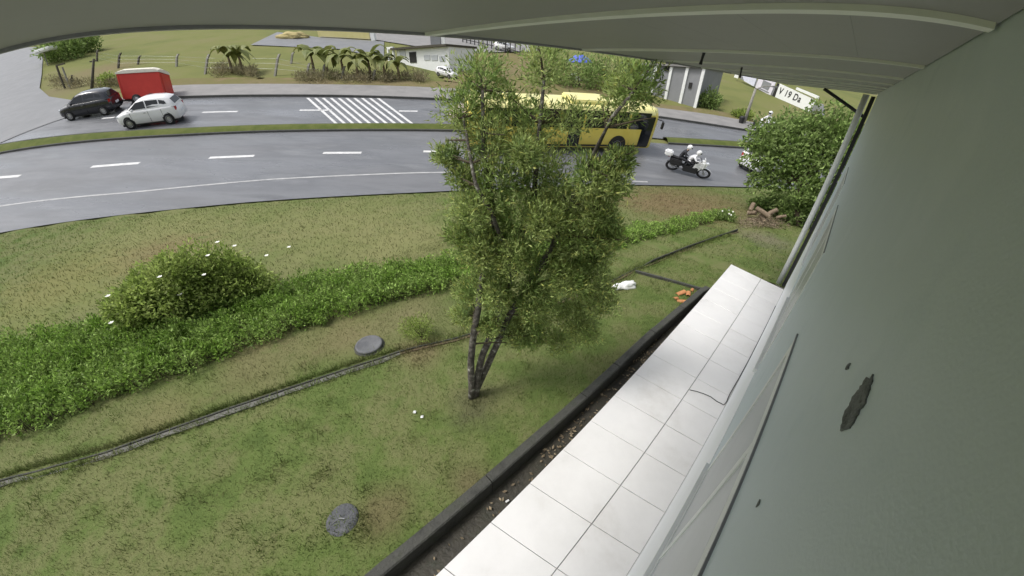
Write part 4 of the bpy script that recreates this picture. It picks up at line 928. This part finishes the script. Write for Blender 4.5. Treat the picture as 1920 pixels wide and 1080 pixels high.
person('person', 'rider in white shirt on the motorcycle in the far lane', J, E, lambda c: (2 if c.z > 1.5 else 0) if c.z > .9 else 1, hd_c+Vector((0, 0, .02)), m2.matrix_world.copy(), [M_CLOTHW, M_CLOTHD, M_SKIN])

# ------------------------------------------------------------------ far side: fence, plants, buildings
PT = [(182, 114, 182, 93), (222, 127, 224, 99), (259, 120, 261, 104), (331, 124, 332, 101), (385, 138, 390, 101), (516, 141, 522, 101), (546, 118, 549, 97), (576, 142, 579, 118), (606, 143, 608, 120), (641, 147, 645, 124), (700, 151, 703, 130)]
fn = empty('fence', rp(450, 140), 'old wire fence on leaning concrete posts along the field', 'fence'); tops = []
for i, (bx, by, tx, ty) in enumerate(PT):
    b = rp(bx, by); tq = onray(tx, ty, math.hypot(b.x, b.y))-b; h = tq.z; bm = bmesh.new(); tilt = Vector((tq.x, tq.y, 0))
    secs = []
    for z, o_ in ((-.3, 0), (h*.78, 0), (h, .22)): secs.append([b+tilt*(z/h)+Vector((x, y+o_*.8, z)) for x, y in ((-.09, -.09), (.09, -.09), (.09, .09), (-.09, .09))])
    loft(bm, secs, close=True); rel(obj('post', bm, M_POST if i > 2 else M_POSTD), fn)
    if i not in (2, 6): tops.append((b, h, tilt))
for f_ in (.3, .55, .78):
    bm = bmesh.new(); tube(bm, [b+tl*f_+Vector((0, -.1, h*f_)) for b, h, tl in tops], .005, 4); rel(obj('wire', bm, M_STEEL), fn)
def banana(px, py, h, label, seed):
    p = rp(px, py); r = random.Random(seed); o = empty('banana_plant', p, label, 'banana plant', 'banana plants by the fence')
    bm = bmesh.new(); tube(bm, [Vector((0, 0, -.2)), Vector((.03, 0, h*.3)), Vector((0, .03, h*.55))], [.16, .12, .07], 8); obj('stem', bm, M_DRY, o, True)
    for k in range(9):
        a = k*2.4+r.random(); L_ = h*r.uniform(.55, .8); up_ = r.uniform(.9, 1.7); bm = bmesh.new(); R = []
        for i in range(8):
            u = i/7; d = Vector((math.cos(a), math.sin(a), 0)); c = Vector((0, 0, h*.5))+d*L_*u*.8+Vector((0, 0, L_*(up_*u-1.25*u*u))); wv = Vector((-math.sin(a), math.cos(a), 0))*(.34*math.sin(math.pi*min(1, u*.93+.07))+.01)*h/2.4
            dz = Vector((0, 0, -.07)); R.append((bm.verts.new(c-wv+dz), bm.verts.new(c), bm.verts.new(c+wv+dz)))
        for p_, q_ in zip(R, R[1:]): bm.faces.new((p_[0], p_[1], q_[1], q_[0])); bm.faces.new((p_[1], p_[2], q_[2], q_[1]))
        obj('leaf', bm, M_BANANA, o)
BL = ['isolated banana plant right of the red trailer, left one of two', 'isolated banana plant right of the red trailer, right one of two', 'tall banana plant at the left end of the thicket by the fence', 'second banana plant from the left in the thicket', 'banana plant in the thicket behind the zebra crossing', 'low arching banana plant right of the zebra crossing', 'broad banana plant in the middle of the thicket', 'short yellowing banana plant towards the white gatehouse', 'last banana plant of the thicket beside the white gatehouse']
for i, (px, py, h) in enumerate(((436, 136, 2.3), (456, 137, 2.5), (590, 140, 2.7), (615, 143, 2.4), (645, 146, 2.5), (672, 149, 2.1), (695, 148, 2.5), (722, 150, 2.2), (748, 150, 2.0))): banana(px, py, h*1.2, BL[i], i+40)
# dry scrub along the fence foot (mass)
C = []
for i in range(150):
    px = random.choice([random.uniform(560, 800), random.uniform(400, 480), random.uniform(90, 230), random.uniform(560, 800)]); py = (150 if px > 500 else (138 if px > 300 else 150))+random.gauss(0, 4)+(10 if px < 230 else 0)
    q = rp(px, py); C.append((tuple(q+Vector((0, 0, .25))), (.5, .5, random.uniform(.25, .5)), 60))
V, F = leaves(C, .3, .05, 61, up=1.0); npmesh('undergrowth', V, F, mat('scrub', [(.19, .2, .085), (.3, .26, .16), (.24, .23, .11)], .5, .9, island=.4, trans=.2))['kind'] = 'stuff'
def bush(px, py, rad, h, label, n=900, m=M_RTREE, L_=.3):
    p = rp(px, py); o = empty('bush', p, label, 'bush')
    V, F = leaves([((0, 0, h*.5), (rad, rad*.8, h*.55), n), ((rad*.6, 0, h*.4), (rad*.6, rad*.5, h*.45), n*.5), ((-rad*.6, .1, h*.38), (rad*.6, rad*.5, h*.4), n*.5)], L_, L_*.4, int(px), up=.4, shell=.3); npmesh('foliage', V, F, m, o)
    bm = bmesh.new()
    for k in range(6): limb(bm, Vector((random.gauss(0, rad*.2), 0, -.1)), Vector((random.gauss(0, rad*.5), random.gauss(0, rad*.3), h*.7)), .06, .02, .1, 5, k)
    obj('stem', bm, M_TWIG, o); return o
bush(120, 112, 3.2, 3.2, 'dark green bush beside the side street at the top left', 1200, L_=.5)
bush(158, 98, 2.6, 3.0, 'rounded green bush higher up behind the black posts', 900, L_=.5)
bush(1322, 200, 1.3, 1.5, 'dark green bush at the foot of the grey warehouse', 700)
bush(1392, 222, .9, .8, 'low dry bush at the foot of the lamp post', 350, M_SHRUB)
bush(205, 158, .9, .8, 'small yellow green weed bush left of the red trailer', 300, M_SHRUB)
bush(1140, 165, 2.6, 3.2, 'green bush before the blue parasol behind the bus', 1100)
bush(1170, 180, 2.0, 2.2, 'bush with pale blooms left of the grey warehouse', 800, M_SHRUB)
bush(1080, 165, 2.2, 2.6, 'dark bush behind the bus roof', 800)
# posts and poles
def pole(px, py, tx, ty, r, label, m, name='pole', cat='pole'):
    b = rp(px, py); v = onray(tx, ty, math.hypot(b.x, b.y))-b; o = empty(name, b, label, cat)
    bm = bmesh.new(); tube(bm, [-v*.05, v*.5, v], [r*1.2, r, r*.8], 8); obj('shaft', bm, m, o, True); return o, v
o, v = pole(172, 172, 176, 110, .11, 'tall thin dark pole standing behind the black car', M_POSTD)
bm = bmesh.new(); box(bm, v*.93, (.9, .09, .1)); obj('crossarm', bm, M_POSTD, o)
o, v = pole(1394, 233, 1417, 166, .13, 'pale concrete lamp post on the grass bank before the white boards', M_POST, 'lamp_post', 'lamp post')
bm = bmesh.new(); tube(bm, [v*.98, v+Vector((.5, -.4, .25)), v+Vector((1.0, -.8, .3))], .05, 6); obj('arm', bm, M_POST, o)
bm = bmesh.new(); box(bm, v+Vector((1.15, -.9, .28)), (.5, .22, .12), None, .04); obj('lamp_head', bm, M_STEEL, o)
b = rp(122, 166); h = vtop(b, 124, 121); o = empty('timber_goal', b, 'dark timber goal-shaped frame standing in the rough grass by the side street', 'frame')
bm = bmesh.new(); box(bm, (0, 0, h/2), (.14, .14, h)); obj('upright', bm, M_POSTD, o)
bm = bmesh.new(); box(bm, (.55, .12, h/2-.1), (.12, .12, h-.2)); obj('upright', bm, M_POST, o)
bm = bmesh.new(); box(bm, (.5, .05, h+.05), (1.2, .12, .12)); obj('crossbar', bm, M_POSTD, o)
b = rp(137, 158); o = empty('stump', b, 'small black stump beside the dark timber frame', 'stump'); bm = bmesh.new(); tube(bm, [Vector((0, 0, -.1)), Vector((.1, 0, .5)), Vector((.3, 0, .8))], [.2, .16, .1], 8); obj('trunk', bm, M_POSTD, o)
b = rp(1410, 246); o = empty('bollard', b, 'short black bollard at the end of the far kerb', 'bollard'); bm = bmesh.new(); lathe(bm, [(.16, 0), (.13, .1), (.12, .8), (.14, .85), (.1, .95)], 12); obj('post', bm, M_BLK, o)
b = rp(1388, 234); o = empty('bin', b, 'small black bin at the foot of the lamp post', 'bin'); bm = bmesh.new(); lathe(bm, [(.18, 0), (.24, .6), (.26, .64), (.2, .75)], 12); obj('body', bm, M_BLK, o)
b = rp(90, 122); h = vtop(b, 96, 92); o = empty('canopy', b, 'white flat canopy on a thin post at the top left beside the side street', 'canopy')
bm = bmesh.new(); box(bm, (.6, 0, h), (3.4, 1.6, .5), None, .15); obj('roof', bm, M_WHITE, o)
bm = bmesh.new(); tube(bm, [Vector((0, 0, -.2)), Vector((0, 0, h))], .08, 8); obj('post', bm, M_POST, o)
# blue parasol
b = rp(1083, 152); h = vtop(b, 1094, 108); o = empty('parasol', b, 'blue parasol on a white pole behind the lawn tree', 'parasol')
bm = bmesh.new(); lathe(bm, [(1.5, h-.5), (1.0, h-.1), (.5, h+.2), (.02, h+.35)], 8); obj('canopy', bm, M_BLUE, o)
bm = bmesh.new(); tube(bm, [Vector((0, 0, 0)), Vector((0, 0, h))], .06, 8); obj('pole', bm, M_WHITE, o)
bm = bmesh.new(); box(bm, (-.3, 0, .4), (1.2, .9, .8), None, .06); obj('base', bm, M_WHITE, o)

# gatehouse
A_, B_ = rp(733, 114), rp(842, 139); d = (B_-A_); Lg = d.length; f = d.normalized(); f.z = 0; f.normalize(); n = Vector((-f.y, f.x, 0))
hg = vtop(A_, 742, 91); gh = empty('gatehouse', A_, 'long low white gatehouse with dark doorway across the street', 'building')
def gpart(nm, bm, m, parent=None):
    o = obj(nm, bm, m, parent if parent else gh); return o
GM = Matrix((f, n, Vector((0, 0, 1)))).transposed().to_4x4()
bm = bmesh.new(); zb_ = min(0, B_.z-A_.z)
box(bm, (Lg/2+.6, 2.0, (hg+zb_)/2-.3), (Lg-1.2, 4, hg-zb_+.2), GM); gpart('wall', bm, M_WHITE)
bm = bmesh.new(); box(bm, (Lg/2+.4, 1.9, hg-.1), (Lg-.6, 4.7, .2), GM); gpart('roof', bm, M_POSTD)
for x0, w_, z0, h_, nm, m in ((Lg*.42, 1.1, zb_*.4, 2.0, 'door', M_DARK), (Lg*.24, 1.0, .6, 1.3, 'window', M_GLASSW), (Lg*.66, .9, -.2, .9, 'window', M_GLASSW), (Lg*.78, .9, -.3, .9, 'window', M_GLASSW), (Lg*.9, .8, -.5, .9, 'window', M_GLASSW)):
    bm = bmesh.new(); box(bm, (x0, -.02, (z0+h_/2)*hg/2.4), (w_, .06, h_*hg/2.4), GM); gpart(nm, bm, m)
for x in (0, .9):
    bm = bmesh.new(); box(bm, (x, -.2, hg/2-.1), (.22, .22, hg), GM); gpart('portal_post', bm, M_WHITE)
bm = bmesh.new(); box(bm, (.45, -.2, hg+.02), (1.1, .24, .24), GM); gpart('portal_lintel', bm, M_WHITE)
car(M_CARW, 'car', 'white car parked in front of the gatehouse', rp(838, 144, .1), f, .55, group='cars on the street')

# grey warehouse with white pilasters
A_, B_ = rp(1303, 201), rp(1205, 172); d = B_-A_; f = d.normalized(); f.z = 0; f.normalize(); n = Vector((-f.y, f.x, 0))
if n.dot(A_) < 0: n = -n
hw = vtop(A_, 1333, 128); wh = empty('warehouse', A_, 'grey warehouse front with white pilasters beside the grass bank', 'building')
GM = Matrix((f, n, Vector((0, 0, 1)))).transposed().to_4x4(); Lw = max(9, (d.x**2+d.y**2)**.5)
bm = bmesh.new(); box(bm, (Lw/2, 4.1, hw/2-.5), (Lw, 8, hw+1), GM); obj('wall', bm, M_GREYW, wh)
def xof(px, py):                                   # where a pixel's ray meets the front
    dd_ = ray(px, py); k = (A_-CAMP).dot(n)/dd_.dot(n); return (CAMP+dd_*k-A_).dot(f)
for px, py in ((1303, 200), (1275, 192), (1247, 187), (1222, 170)):
    x = xof(px, py); bm = bmesh.new(); box(bm, (x, .03, hw/2-.3), (.28, .16, hw+.5), GM); obj('pilaster', bm, M_WHITE, wh)
for px, py, w_, h_ in ((1254, 125, .7, .8), (1226, 117, .7, .8), (1294, 160, .3, .5)):
    x = xof(px, py); dd_ = ray(px, py); k = (A_-CAMP).dot(n)/dd_.dot(n); z = (CAMP+dd_*k-A_).z
    if abs(x) < 30: bm = bmesh.new(); box(bm, (x, .06, z), (w_, .14, h_), GM); obj('window', bm, M_DARK, wh)
bm = bmesh.new(); box(bm, (Lw/2, 4, hw+.08), (Lw+.3, 8.4, .18), GM); obj('roof', bm, M_PAVE, wh)

# white boards wall
S0, S1 = rp(1384, 152), rp(1560, 228); d = S1-S0; f = d.normalized(); f.z = 0; f.normalize(); n = Vector((-f.y, f.x, 0))
if n.dot(S0) > 0: n = -n                           # n faces the street
def wallpt(px, py):
    dd_ = ray(px, py); k = (S0-CAMP).dot(n)/dd_.dot(n); return CAMP+dd_*k
sw = empty('boundary_wall', S0, 'long low wall carrying white painted boards on the grass bank', 'wall')
bm = bmesh.new()
q = [wallpt(1388, 148), wallpt(1388, 141), wallpt(1440, 158), wallpt(1456, 163), wallpt(1540, 196), wallpt(1545, 228), wallpt(1500, 203), wallpt(1440, 176)]
quad_thick(bm, [v-n*.4 for v in q], n, .38); bmesh.ops.recalc_face_normals(bm, faces=bm.faces); rel(obj('wall', bm, M_GREYW), sw)
def board(pts, m, nm='board', th=.1):
    bm = bmesh.new(); quad_thick(bm, [wallpt(*p_) for p_ in pts], n, th); bmesh.ops.recalc_face_normals(bm, faces=bm.faces); o = rel(obj(nm, bm, m), sw); return o
board([(1377, 145), (1384, 147), (1386, 136), (1380, 135)], M_WHITE)
board([(1396, 152), (1414, 162), (1421, 144), (1392, 140)], flat('pale_blue_board', (.62, .63, .74), .6))
board([(1417, 164), (1445, 179), (1456, 154), (1424, 145)], flat('lilac_board', (.66, .63, .7), .6))
board([(1428, 163), (1441, 170), (1448, 157), (1433, 150)], M_GREYW, 'panel', .14)
board([(1424, 166), (1442, 175), (1443, 173), (1425, 164.5)], M_GREYW, 'panel', .14)
board([(1449, 180), (1453, 182), (1463, 158), (1459, 156)], M_DARK, 'post', .14)
bd = board([(1454, 182), (1520, 211), (1530, 188), (1463, 157)], M_WHITE)
board([(1494, 168), (1535, 186), (1537, 181), (1496, 164)], M_WHITE, 'coping', .2)
# hand-painted lettering on the big board
pA, pB = wallpt(1459, 175), wallpt(1519, 201); ex = (pB-pA).normalized(); ey = (wallpt(1463, 161)-wallpt(1456, 178)); hgt = ey.length; ey = (ey-ex*ey.dot(ex)).normalized()
if ex.cross(ey).dot(n) < 0: pass
fc = bpy.data.curves.new('lettering', 'FONT'); fc.body = 'V 19 Da'; fc.size = min((pB-pA).length/3.3, hgt*.95); fc.extrude = .01; fc.offset = .02; fc.space_character = 1.15
fo = bpy.data.objects.new('lettering', fc); COL.objects.link(fo); fc.materials.append(M_DARK)
mt = Matrix((ex, ey, ex.cross(ey))).transposed().to_4x4(); mt.translation = wallpt(1459, 177)+ey*hgt*.12+n*.115
fo.parent = bd; fo.matrix_parent_inverse = bd.matrix_world.inverted() if False else Matrix.Translation(-S0); fo.matrix_basis = mt
fo.matrix_parent_inverse = (Matrix.Translation(Vector(sw.location)) @ bd.matrix_parent_inverse @ bd.matrix_basis).inverted()

# upper yard: yellow wall, heap, white pillar, cars, railing
def wallseg(name, a, b, h, m, label, cat, th=.25):
    A_, B_ = rp(*a), rp(*b); o = empty(name, A_, label, cat); d = B_-A_; f = Vector((d.x, d.y, 0)).normalized(); n = Vector((-f.y, f.x, 0))
    bm = bmesh.new(); loft(bm, [[p_+n*x+Vector((0, 0, z)) for x, z in ((-th/2, -.4), (th/2, -.4), (th/2, h), (-th/2, h))] for p_ in (Vector((0, 0, 0)), d)], close=True); obj('wall', bm, m, o)
    bm = bmesh.new(); loft(bm, [[p_+n*x+Vector((0, 0, z)) for x, z in ((-th*.7, h), (th*.7, h), (th*.7, h+.1), (-th*.7, h+.1))] for p_ in (Vector((0, 0, 0)), d)], close=True); obj('coping', bm, M_CREAM, o); return o
wallseg('boundary_wall', (598, 69), (694, 74), 1.3, M_YELWALL, 'low yellow wall at the back of the upper yard', 'wall')
b = rp(701, 77); h = vtop(b, 703, 58); o = empty('pillar', b, 'white gate pillar at the end of the yellow wall', 'pillar')
bm = bmesh.new(); box(bm, (0, 0, h/2), (.6, .6, h), None, .03); obj('shaft', bm, M_WHITE, o); bm = bmesh.new(); box(bm, (0, 0, h+.06), (.75, .75, .12), None, .03); obj('cap', bm, M_WHITE, o)
b = rp(548, 71); bm = bmesh.new(); bmesh.ops.create_icosphere(bm, subdivisions=4, radius=1)
for v in bm.verts: v.co = Vector((v.co.x*2.6, v.co.y*1.6, max(-.2, v.co.z*.8)))*(1+.2*noise.noise(v.co*2)+.08*noise.noise(v.co*6))
o = obj('sand_heap', bm, mat('yellow_sand', [(.36, .3, .13), (.44, .37, .18)], 1.5, .95, .4, 10), smooth=True); o.location = b; tag(o, 'heap of yellow sand at the edge of the upper yard', 'heap')
b = rp(818, 90); h = vtop(b, 822, 66); o = empty('gate_post', b, 'grey gate pier with a white side leaf on the concrete apron', 'gate')
bm = bmesh.new(); box(bm, (0, 0, h/2), (1.4, .6, h), None, .03); obj('pier', bm, M_GREYW, o); bm = bmesh.new(); box(bm, (1.1, -.1, h/2-.1), (.5, .2, h-.3), None, .02); obj('leaf', bm, M_WHITE, o)
A_, B_ = rp(868, 80), rp(975, 105); rl = empty('railing', A_, 'dark metal railing with uprights under the eave line', 'railing'); d = B_-A_
for k in range(14):
    p_ = d*(k/13); bm = bmesh.new(); box(bm, p_+Vector((0, 0, .9)), (.14, .14, 1.8)); obj('upright', bm, M_BLK, rl)
for z in (.5, 1.7):
    bm = bmesh.new(); tube(bm, [Vector((0, 0, z)), d+Vector((0, 0, z))], .07, 6); obj('rail', bm, M_BLK, rl)
car(M_CARW, 'car', 'white car parked behind the dark railing', rp(945, 94, .16), Vector((1, -.3, 0)), .7, group='cars on the street')
print('scene built', len(bpy.data.objects))
